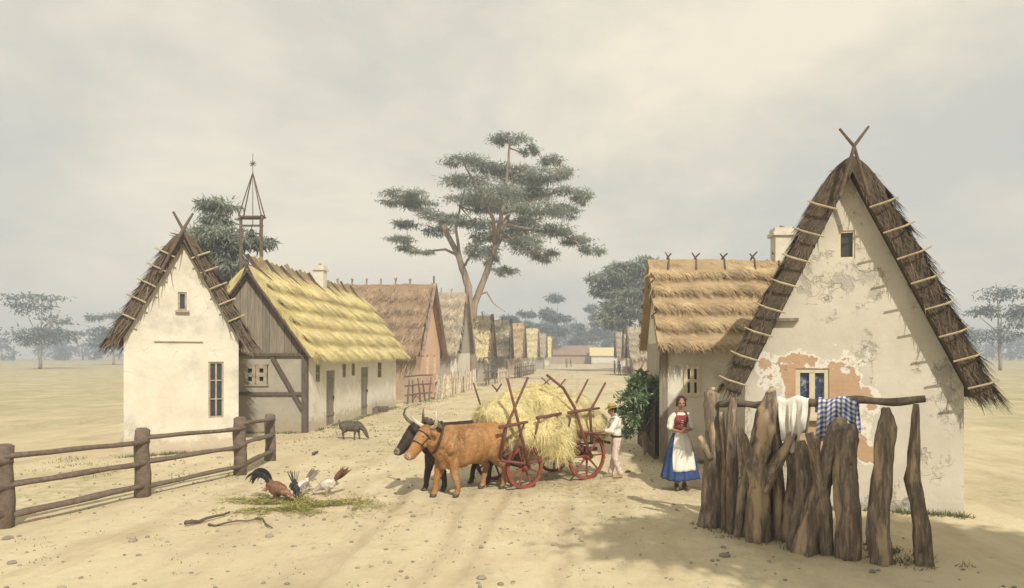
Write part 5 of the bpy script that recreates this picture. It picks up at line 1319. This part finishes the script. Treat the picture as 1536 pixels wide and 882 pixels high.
# head straps on the brown ox
t = thing('halter', 'leather halter strapped round the face of the brown ox', 'halter', oxa, rz, None, .97)
for (c, r1, r2, tilt) in (((1.68, 0, 1.055), .135, .128, .85), ((1.545, 0, 1.20), .162, .150, .75)):
    m = MB(); q = []; c = V(c)
    for k in range(21):
        a = 2 * PI * k / 20; p = c + V((-math.sin(tilt - PI / 2) * 0 + math.cos(a) * r2 * math.sin(tilt), math.sin(a) * r1, math.cos(a) * r2 * math.cos(tilt) )); q.append(hp1(p))
    m.tube(q, .011, 6, cap=False); obj('strap', m, 'leather', t, True)
for s in (-1, 1):
    m = MB(); m.tube([hp1((1.545, s * .15, 1.18)), hp1((1.62, s * .142, 1.12)), hp1((1.68, s * .132, 1.04))], .010, 6); obj('strap', m, 'leather', t, True)

# ------------------------------------------------------------------ goat by the farmhouse
t = thing('goat', 'small grey brown goat grazing with lowered head beside the farmhouse', 'goat', G(526, 659), math.radians(-8), None, 1.0)
caps = [('e', (-.20, 0, .42), (.17, .12, .14)), ('e', (.02, 0, .39), (.24, .135, .15)), ('e', (.20, 0, .41), (.15, .115, .155)), ((-.2, 0, .50), .06, (.2, 0, .50), .06),
        ((.27, 0, .45), .095, (.44, 0, .30), .062), ((.44, 0, .30), .06, (.50, 0, .19), .055), ((.49, 0, .20), .056, (.56, 0, .07), .032), ('e', (.57, 0, .055), (.032, .03, .028)),
        ('chain', [(V((-.34, 0, .47)), .03), (V((-.38, 0, .54)), .028), (V((-.37, 0, .60)), .012)])]
for s in (-1, 1):
    caps += [('e', (.455, s * .075, .235), (.02, .05, .022)), ('chain', [(V((.20, s * .07, .34)), .065), (V((.20 + s * .03, s * .07, .20)), .032), (V((.20 + s * .05, s * .07, .06)), .020), (V((.215 + s * .05, s * .07, .02)), .026)]),
             ('chain', [(V((-.22, s * .07, .40)), .10), (V((-.18, s * .075, .27)), .055), (V((-.25 - s * .03, s * .075, .19)), .028), (V((-.235 - s * .04, s * .07, .06)), .021), (V((-.22 - s * .04, s * .07, .02)), .026)])]
furry(fuse('body', caps, .011, 3, ['goat_fur', 'hoof'], lambda c: 1 if c.z < .035 else 0, t), 6000, .035, .006, (-.4, 0, -1), 1.4, .3, 3, zmin=.05)
for s in (-1, 1):
    m = MB(); m.tube([(.455, s * .03, .27), (.43, s * .045, .33), (.38, s * .055, .36)], [.016, .012, .004], 7); obj('horn', m, 'horn_dark', t, True)
    m = MB(); m.ell((.515, s * .046, .18), (.008, .006, .008)); obj('eye', m, 'eye_dark', t, True)

# ------------------------------------------------------------------ poultry
def fowl(name, label, loc, rz, sc, body, tailm, rooster=False, neck=None, up=1.0, seed=1):
    t = thing(name, label, 'chicken' if not rooster else 'rooster', loc, rz, None, sc)
    hx, hz = (.22, .055)
    caps = [('e', (0, 0, .17), (.125, .082, .085), Matrix.Rotation(.38 * up, 3, 'Y')), ((.07, 0, .155), .07, (.16, 0, .105), .038), ((.16, 0, .105), .036, (hx, 0, hz + .01), .024), ('e', (hx + .005, 0, hz), (.032, .024, .026)), ((-.06, 0, .20), .06, (-.13, 0, .27), .03)]
    for s in (-1, 1): caps.append(((.0, s * .035, .12), .035, (.005, s * .035, .07), .016))
    bo = fuse('body', caps, .007, 3, [body, neck or body, 'comb'], lambda c: (1 if c.x > .075 else 0), t)
    furry(bo, 900, .035, .012, (-1, 0, .2), 1.8, .22, seed)
    for s in (-1, 1):
        m = MB(); m.tube([(.005, s * .035, .075), (.0, s * .035, .01)], .007, 6)
        for a in (-.5, 0, .5, PI): m.tube([(0, s * .035, .008), (.045 * math.cos(a) * (.6 if a > 3 else 1), s * .035 + .045 * math.sin(a), .004)], .004, 5)
        obj('leg', m, 'beak', t)
        m = MB(); m.ell((-.015, s * .070, .19), (.105, .018, .055), Matrix.Rotation(.40, 3, 'Y')); 
        for k in range(5): m.strands(np.array([[-.02 - .015 * k, s * .088, .20 - .012 * k]]), np.array([[-.85, s * .05, .2 - .05 * k]]), np.array([[0., s, 0.]]), np.array([.10]), np.array([.022]), [.2 + .15 * k])
        obj('wing', m, ('feather_white' if tailm == 'feather_rust' else tailm) if not rooster else 'feather_rust', t, True)
        m = MB(); m.ell((hx + .012, s * .019, hz + .006), (.004, .003, .004)); obj('eye', m, 'eye_dark', t)
    m = MB(); m.tube([(hx + .025, 0, hz), (hx + .055, 0, hz - .02)], [.010, .002], 6); obj('beak', m, 'beak', t)
    m = MB()
    for k in range(3 if not rooster else 5): m.ell((hx - .012 + .010 * k, 0, hz + .024 + .004 * (2 - abs(k - 2))), (.008, .004, .012 if not rooster else .018))
    m.ell((hx + .02, 0, hz - .028), (.008, .006, .014)); obj('comb', m, 'comb', t)
    m = MB(); rd = random.Random(seed)
    def feather(p0, dirs, wd, n=7):
        pts = [V(p0)]; 
        for d in dirs: pts.append(pts[-1] + V(d))
        k = len(pts); vs = []
        for i, p in enumerate(pts):
            a = pts[max(0, i - 1)]; b = pts[min(k - 1, i + 1)]; d = (b - a).normalized(); sdv = V((d.z, 0, -d.x)); w_ = wd * math.sin(PI * (.18 + .80 * i / (k - 1)))
            for q in (-1, 1): vs.append(p + sdv * w_ * q + V((0, .004, 0))); vs.append(p + sdv * w_ * q * .9 - V((0, .004, 0)))
        fs = []
        for i in range(k - 1):
            a = i * 4; fs += [(a, a + 2, a + 6, a + 4), (a + 1, a + 5, a + 7, a + 3), (a, a + 4, a + 5, a + 1), (a + 2, a + 3, a + 7, a + 6)]
        m.add(vs, fs, rd.random())
    if rooster:
        for k in range(15):   # sickle feathers rise, arch over and droop behind
            y = rd.uniform(-.04, .04); L = .034 + .0035 * (k % 6); a = .15 + .05 * (k % 5); ds = []
            for i in range(9): ds.append((-math.sin(a) * L, y * .12, math.cos(a) * L)); a += .27 + .02 * (k % 4)
            feather((-.09 - .008 * (k % 4), y, .22 + .004 * (k % 3)), ds, .015 + .004 * (k % 3))
    else:
        for k in range(9):
            y = rd.uniform(-.03, .03); a = .62 + .045 * k
            feather((-.11, y, .235), [(-.045 * math.sin(a) * (1 + .1 * i), y * .5, .05 * math.cos(a * (1 - .05 * i))) for i in range(5)], .030)
    obj('tail', m, tailm, t)
    return t
fowl('rooster', 'rooster with black curved tail feathers and golden neck pecking the straw', G(415, 752), math.radians(-12), 1.35, 'feather_rust', 'feather_dark', True, 'feather_gold')
fowl('hen', 'dark hen with raised tail pecking between the rooster and the grey hen', G(443, 745), math.radians(-60), 1.0, 'feather_dark', 'feather_dark', seed=3)
fowl('hen', 'grey and white hen with upright tail next to the dark hen', G(452, 744), math.radians(-122), 1.05, 'feather_white', 'feather_grey', seed=4)
fowl('hen', 'white hen apart from the others leaning down with tail held low', G(492, 743), math.radians(172), 1.2, 'feather_white', 'feather_rust', seed=5, up=.7)

# ------------------------------------------------------------------ people
def hand(wr, d, pn, s, sz=1.0, curl=.9):
    """palm + four bent fingers + thumb; d = pointing direction, pn = palm normal, s = thumb side vector"""
    wr, d, pn, s = V(wr), V(d).normalized(), V(pn).normalized(), V(s).normalized()
    R = Matrix((d, s, pn)).transposed(); c = [('e', tuple(wr + d * .045 * sz), (.05 * sz, .038 * sz, .016 * sz), R)]
    for k in range(4):
        b = wr + d * .085 * sz + s * (.028 - .0185 * k) * sz; ln = (.036, .040, .038, .030)[k] * sz
        k1 = b + (d * math.cos(curl * .5) + pn * math.sin(curl * .5)) * ln; k2 = k1 + (d * math.cos(curl * 1.3) + pn * math.sin(curl * 1.3)) * ln * .8; k3 = k2 + (d * math.cos(curl * 1.9) + pn * math.sin(curl * 1.9)) * ln * .55
        c.append(('chain', [(b - d * .01, .0092 * sz), (k1, .0086 * sz), (k2, .0078 * sz), (k3, .0068 * sz)]))
    b = wr + d * .03 * sz + s * .03 * sz; k1 = b + (d * .6 + s * .6 + pn * .35) * .036 * sz; k2 = k1 + (d * .9 + s * .1 + pn * .5) * .03 * sz
    c.append(('chain', [(b, .012 * sz), (k1, .010 * sz), (k2, .0078 * sz)]))
    return c
def head(c, Rz, f=1.0):
    c = V(c)
    def q(x, y, z): return tuple(c + Rz @ V((x, y, z)) * f)
    E = lambda p, r, R=None: ('e', q(*p), tuple(a * f for a in r), (Rz @ R) if R else Rz)
    L = [E((0, .012, .035), (.076, .094, .088)), E((0, -.012, -.03), (.058, .072, .078)), E((0, -.048, -.072), (.030, .028, .028)), E((0, -.070, .022), (.054, .022, .020)),
         ((q(0, -.086, .018)), .0095 * f, (q(0, -.102, -.022)), .013 * f), E((0, -.085, -.048), (.023, .012, .0075)), E((0, -.084, -.058), (.020, .012, .007))]
    for s in (-1, 1): L += [E((s * .077, .01, .0), (.012, .022, .034)), E((s * .034, -.066, -.018), (.026, .022, .022)), E((s * .011, -.096, -.024), (.010, .010, .008))]
    return L, q
def finish_head(t, q, Rz, hair_caps, hair_mat, f=1.0):
    for s in (-1, 1):
        m = MB(); m.ell(q(s * .030, -.078, .003), (.0095, .007, .006), Rz, 10, 6); o = obj('eye', m, 'cotton_white', t, True)
        m = MB(); m.ell(q(s * .030, -.0845, .003), (.0065, .004, .0062), Rz, 10, 6); obj('iris', m, 'eye_dark', o, True)
        m = MB(); m.tube([q(s * .015, -.094, .022), q(s * .032, -.092, .028), q(s * .048, -.080, .022)], [.003, .004, .002], 6); obj('eyebrow', m, hair_mat, t)
    m = MB(); m.tube([q(-.020, -.090, -.053), q(-.006, -.0985, -.050), q(.006, -.0985, -.050), q(.020, -.090, -.053)], [.002, .0055, .0055, .002], 8); obj('lips', m, 'lip', t, True)
    if hair_caps: fuse('hair', hair_caps, .010, 2, hair_mat, parent=t)

# --- the man holding the tail rail
mp_ = G(923, 716.5); ms = .90
t = thing('person', 'man in yellow straw hat, white shirt and pale striped trousers gripping the wagon tail', 'person', mp_, math.radians(-84), None, ms)
Rz = Matrix.Rotation(.0, 3, 'Z') @ Matrix.Rotation(.18, 3, 'X')
HL, q = head((0, -.075, 1.58), Rz)
hw1, hw2 = V((.115, -.40, 1.10)), V((-.115, -.40, 1.06))
sh = {1: V((.185, .0, 1.385)), -1: V((-.185, .0, 1.385))}; el = {1: V((.24, -.13, 1.13)), -1: V((-.24, -.15, 1.12))}; wr = {1: hw1, -1: hw2}
legs = {1: [(V((.09, .02, .88)), .085), (V((.095, -.03, .48)), .058), (V((.095, .10, .11)), .038)], -1: [(V((-.09, .02, .88)), .085), (V((-.095, .0, .48)), .058), (V((-.09, -.10, .10)), .038)]}
caps = HL + [((0, -.02, 1.36), .062, (0, -.062, 1.50), .055), ('e', (0, .01, 1.28), (.155, .10, .16)), ('e', (0, .02, 1.05), (.125, .09, .16)), ('e', (0, .03, .93), (.145, .10, .11))]
for s in (-1, 1):
    caps += [('chain', [(sh[s], .052), (el[s], .036), (wr[s], .025)])] + hand(wr[s], (-.15 * s, -1, -.05), (0, -.15, -1), (-s, 0, 0), 1.0, 1.3)
    caps += [('chain', legs[s]), ((legs[s][2][0] + V((0, 0, -.03))).to_tuple(), .035, (legs[s][2][0] + V((0, -.13, -.075))).to_tuple(), .026)]
fuse('body', caps, .0075, 2, 'skin_m', parent=t)
finish_head(t, q, Rz, [('e', q(0, .035, .05), (.086, .088, .085), Rz), ('e', q(0, .06, -.02), (.070, .050, .06), Rz), ('e', q(.074, 0, .015), (.014, .022, .04)), ('e', q(-.074, 0, .015), (.014, .022, .04))], 'hair_dark')
def folds(c, a=.008): return c + V((noise.noise(c * 9), noise.noise(c * 9 + V((3, 3, 3))), noise.noise(c * V((9, 9, 9)).x + V((7, 1, 2)) * 0 + V((1, 5, 2))))) * a * 2
sc_ = [('e', (0, .015, 1.27), (.185, .128, .17)), ('e', (0, .025, 1.08), (.155, .12, .17)), ('e', (0, .03, .98), (.158, .122, .06)), ('e', (0, .0, 1.385), (.115, .075, .05)), ((-.16, 0, 1.375), .066, (.16, 0, 1.375), .066)]
for s in (-1, 1): sc_ += [('chain', [(sh[s], .074), (el[s], .064), (el[s].lerp(wr[s], .45), .052)]), ('e', tuple(el[s] + V((0, .02, -.02))), (.06, .055, .055))]
fuse('shirt', sc_, .012, 3, 'cotton_white', parent=t, disp=lambda c: folds(c, .010))
m = MB(); m.tube([(math.cos(a) * .068, math.sin(a) * .066 - .035, 1.435 + .02 * math.sin(a)) for a in [2 * PI * k / 14 for k in range(15)]], .016, 6, cap=False); obj('collar', m, 'cotton_white', t, True)
def stripes():
    m = bpy.data.materials.new('trousers_striped'); m.use_nodes = True; nt = m.node_tree; L = nt.links; b = nt.nodes['Principled BSDF']; b.inputs['Roughness'].default_value = .9
    tc = _n(nt, 'ShaderNodeTexCoord'); sp = _n(nt, 'ShaderNodeSeparateXYZ'); L.new(tc.outputs['Object'], sp.inputs[0])
    a = _n(nt, 'ShaderNodeMath', operation='ADD'); L.new(sp.outputs['X'], a.inputs[0]); L.new(sp.outputs['Y'], a.inputs[1])
    q = _n(nt, 'ShaderNodeMath', operation='MULTIPLY'); L.new(a.outputs[0], q.inputs[0]); q.inputs[1].default_value = 30
    f = _n(nt, 'ShaderNodeMath', operation='FRACT'); L.new(q.outputs[0], f.inputs[0]); g = _n(nt, 'ShaderNodeMath', operation='GREATER_THAN'); L.new(f.outputs[0], g.inputs[0]); g.inputs[1].default_value = .6
    x = _n(nt, 'ShaderNodeMix', data_type='RGBA'); L.new(g.outputs[0], x.inputs[0]); x.inputs[6].default_value = (.70, .60, .53, 1); x.inputs[7].default_value = (.50, .32, .29, 1); L.new(x.outputs[2], b.inputs['Base Color']); return m
MATS['trousers_striped'] = stripes()
tr_ = [('e', (0, .03, .93), (.165, .122, .09))]
for s in (-1, 1): tr_ += [('chain', [(V((s * .085, .02, .88)), .105), (legs[s][1][0], .078), (legs[s][2][0] + V((0, .0, .03)), .060)])]
fuse('trousers', tr_, .012, 3, 'trousers_striped', parent=t, disp=lambda c: folds(c, .008))
m = MB(); m.tube([(math.cos(a) * .168, math.sin(a) * .128 + .028, .985) for a in [2 * PI * k / 24 for k in range(25)]], .016, 6, flat=1.5, cap=False); obj('belt', m, 'leather', t, True)
for s in (-1, 1):
    a = legs[s][2][0]; fuse('shoe', [((a + V((0, .02, -.055))).to_tuple(), .042, (a + V((0, -.15, -.07))).to_tuple(), .034), ((a + V((0, 0, -.0))).to_tuple(), .045, (a + V((0, .01, -.05))).to_tuple(), .045)], .01, 2, 'shoe_pale', parent=t)
hc = V(q(0, .012, .075)); m = MB(); vs = []; fs = []; pr = [(.165, -.012), (.168, -.004), (.10, .006), (.092, .012), (.090, .06), (.078, .098), (.05, .108), (.0, .11)]
for r_, z in pr:
    for k in range(24): a = 2 * PI * k / 24; vs.append(hc + Rz @ V((r_ * math.cos(a), r_ * math.sin(a) * 1.08, z + .012 * math.cos(2 * a) * (r_ > .12))))
for i in range(len(pr) - 1):
    for k in range(24): fs.append((i * 24 + k, i * 24 + (k + 1) % 24, (i + 1) * 24 + (k + 1) % 24, (i + 1) * 24 + k))
m.add(vs, fs); o = obj('hat', m, 'hat_straw', t, True); md = o.modifiers.new('s', 'SOLIDIFY'); md.thickness = .008
m = MB(); m.tube([hc + Rz @ V((.096 * math.cos(a), .103 * math.sin(a), .022)) for a in [2 * PI * k / 24 for k in range(25)]], .009, 6, flat=1.5, cap=False); obj('hat_band', m, 'straw_dark', o, True)

# --- the woman
wp = G(1021, 733.5); wsx = 1.055
t = thing('person', 'woman in blue skirt, white apron and red bodice standing with clasped hands', 'person', wp, math.radians(8), None, wsx)
Rz = Matrix.Rotation(-.15, 3, 'Z') @ Matrix.Rotation(.10, 3, 'X')
HL, q = head((0, -.03, 1.575), Rz)
sh = {1: V((.145, .0, 1.355)), -1: V((-.145, .0, 1.355))}; el = {1: V((.195, -.01, 1.10)), -1: V((-.20, .0, 1.10))}; wr = {1: V((.075, -.215, 1.10)), -1: V((-.065, -.215, 1.075))}
caps = HL + [((0, -.005, 1.36), .050, (0, -.022, 1.49), .047), ('e', (0, .0, 1.28), (.125, .085, .14)), ('e', (0, .0, 1.08), (.10, .075, .14)), ('e', (0, .02, .93), (.15, .11, .11)), ((-.12, 0, 1.36), .044, (.12, 0, 1.36), .044)]
for s in (-1, 1):
    caps += [('chain', [(sh[s], .045), (el[s], .034), (wr[s], .023)])] + hand(wr[s], (-s * .85, -.35, .03), (-.1 * s, .8, .1), (0, -.15, 1), .95, 1.1)
    caps += [('chain', [(V((s * .08, .02, .88)), .08), (V((s * .08, .0, .48)), .052), (V((s * .075, .02, .10)), .034)]), ((s * .075, .01, .05), .030, (s * .10, -.12, .03), .024)]
fuse('body', caps, .0075, 2, 'skin_f', parent=t)
hcaps = [('e', q(0, .03, .055), (.092, .094, .088), Rz), ('e', q(0, .075, .0), (.072, .05, .07), Rz), ('e', q(.070, .012, .01), (.026, .040, .062), Rz), ('e', q(-.070, .012, .01), (.026, .040, .062), Rz), ('e', q(.06, -.035, .075), (.04, .035, .03), Rz), ('e', q(-.06, -.035, .075), (.04, .035, .03), Rz), ('e', q(.078, .02, -.04), (.02, .03, .03), Rz), ('e', q(-.078, .02, -.04), (.02, .03, .03), Rz)]
finish_head(t, q, Rz, hcaps, 'hair_wine')
bl = []
for s in (-1, 1): bl += [('chain', [(sh[s], .056), (sh[s].lerp(el[s], .5) + V((s * .008, 0, 0)), .066), (el[s] + V((0, .0, .05)), .060)]), ('e', tuple(el[s] + V((-.0, -.02, .03))), (.052, .055, .045))]
bl += [((-.11, 0, 1.36), .054, (.11, 0, 1.36), .054), ('e', (0, -.02, 1.37), (.10, .075, .045))]
fuse('blouse', bl, .011, 3, 'cotton_white', parent=t, disp=lambda c: folds(c, .009))
fuse('bodice', [('e', (0, -.002, 1.27), (.148, .112, .125)), ('e', (0, -.0, 1.13), (.122, .096, .13)), ('e', (.06, -.05, 1.26), (.065, .068, .065)), ('e', (-.06, -.05, 1.26), (.065, .068, .065)), ((-.085, -.055, 1.30), .04, (-.085, -.02, 1.40), .028), ((.085, -.055, 1.30), .04, (.085, -.02, 1.40), .028), ((-.085, .05, 1.30), .04, (-.08, .03, 1.40), .03), ((.085, .05, 1.30), .04, (.08, .03, 1.40), .03)], .011, 2, 'bodice_red', parent=t)
m = MB()
for k in range(4): m.tube([(-.022, -.118 + .004 * k, 1.27 - .04 * k), (.022, -.118 + .004 * k, 1.26 - .04 * k)], .004, 5)
obj('lacing', m, 'cotton_white', t)
def skirt_r(a, f, off=0.0):
    """a = angle (0 at the front), f = 0 waist .. 1 hem"""
    r = .118 + .225 * f ** .72; r += .020 * f * math.sin(a * 13 + .6) + .010 * f * math.sin(a * 23 + 2 * f); return (math.sin(a) * (r + off) * 1.02, -math.cos(a) * (r + off) * .92 + .01, 1.055 - f * .855 + (.012 * math.sin(a * 3) * f))
m = MB(); na, nf = 96, 20
vs = [skirt_r(2 * PI * k / na, j / nf) for j in range(nf + 1) for k in range(na)]
fs = [(j * na + k, (j + 1) * na + k, (j + 1) * na + (k + 1) % na, j * na + (k + 1) % na) for j in range(nf) for k in range(na)]
m.add(vs, fs); o = obj('skirt', m, 'skirt_blue', t, True); md = o.modifiers.new('s', 'SOLIDIFY'); md.thickness = .008
m = MB(); vs = []; nk = 26
for j in range(17):
    f = j / 16 * .80
    for k in range(nk + 1):
        hwid = .95 - .32 * f * 0 - .18 * (j / 16); a = (-1 + 2 * k / nk) * hwid + .08 * f; x, y, z = skirt_r(a, f, .014 + .008 * math.sin(a * 9 + 3) * f); vs.append((x, y, z + (.02 if j == 0 else 0)))
fs = [(j * (nk + 1) + k, (j + 1) * (nk + 1) + k, (j + 1) * (nk + 1) + k + 1, j * (nk + 1) + k + 1) for j in range(16) for k in range(nk)]
m.add(vs, fs); o = obj('apron', m, 'cotton_white', t, True); md = o.modifiers.new('s', 'SOLIDIFY'); md.thickness = .005
m = MB(); m.tube([(math.sin(2 * PI * k / 28) * .130, -math.cos(2 * PI * k / 28) * .122 + .01, 1.06) for k in range(29)], .013, 6, flat=1.6, cap=False); obj('apron_string', m, 'cotton_white', o, True)
for s in (-1, 1): fuse('shoe', [((s * .076, .03, .045), .042, (s * .105, -.15, .032), .032), ((s * .075, .02, .09), .042, (s * .076, .03, .05), .042)], .01, 2, 'shoe', parent=t)

# --- far figures
def small_person(label, loc, rz, coat, seed, h_=1.7):
    t = thing('person', label, 'person', loc, rz, 'people far down the street', h_ / 1.7); rd = random.Random(seed); st = rd.uniform(.05, .18)
    caps = [('e', (0, 0, 1.60), (.085, .10, .125)), ((0, 0, 1.40), .06, (0, 0, 1.5), .05), ('e', (0, 0, 1.25), (.16, .1, .2)), ('e', (0, 0, .95), (.14, .1, .15))]
    for s in (-1, 1): caps += [('chain', [(V((s * .19, 0, 1.38)), .05), (V((s * .23, .03, 1.12)), .04), (V((s * .2, -.10, .88)), .035)]), ('chain', [(V((s * .09, 0, .9)), .085), (V((s * .1, s * st * .5, .5)), .055), (V((s * .1, s * st, .06)), .04)]), ((s * .1, s * st, .04), .035, (s * .1, s * st - .12, .03), .03)]
    fuse('body', caps, .025, 1, 'skin_m', parent=t)
    cc = [('e', (0, 0, 1.22), (.2, .14, .26)), ('e', (0, 0, .95), (.18, .13, .2))]
    for s in (-1, 1): cc += [('chain', [(V((s * .19, 0, 1.38)), .07), (V((s * .23, .03, 1.12)), .055), (V((s * .2, -.08, .93)), .045)])]
    fuse('coat', cc, .025, 1, coat, parent=t)
    fuse('trousers', [('chain', [(V((s * .09, 0, .9)), .10), (V((s * .1, s * st * .5, .5)), .07), (V((s * .1, s * st, .12)), .055)]) for s in (-1, 1)], .025, 1, 'coat_brown', parent=t)
    m = MB(); m.tube([(0, 0, 1.66), (0, 0, 1.68), (0, 0, 1.685), (0, 0, 1.80)], [.17, .17, .10, .085], 12); obj('hat', m, 'straw_dark', t)
small_person('brown coated figure walking in the middle of the far street', G(850, 552), .4, 'coat_brown', 1)
small_person('second brown figure just beside the one walking in the far street', G(856, 551), -.8, 'coat_brown', 2, 1.6)
small_person('blue coated figure standing at the fence on the right of the far street', G(922, 561), 1.2, 'coat_blue', 3)
small_person('blue coated figure with back turned beside the fence near the bush', G(929, 563), 2.2, 'coat_blue', 4, 1.65)
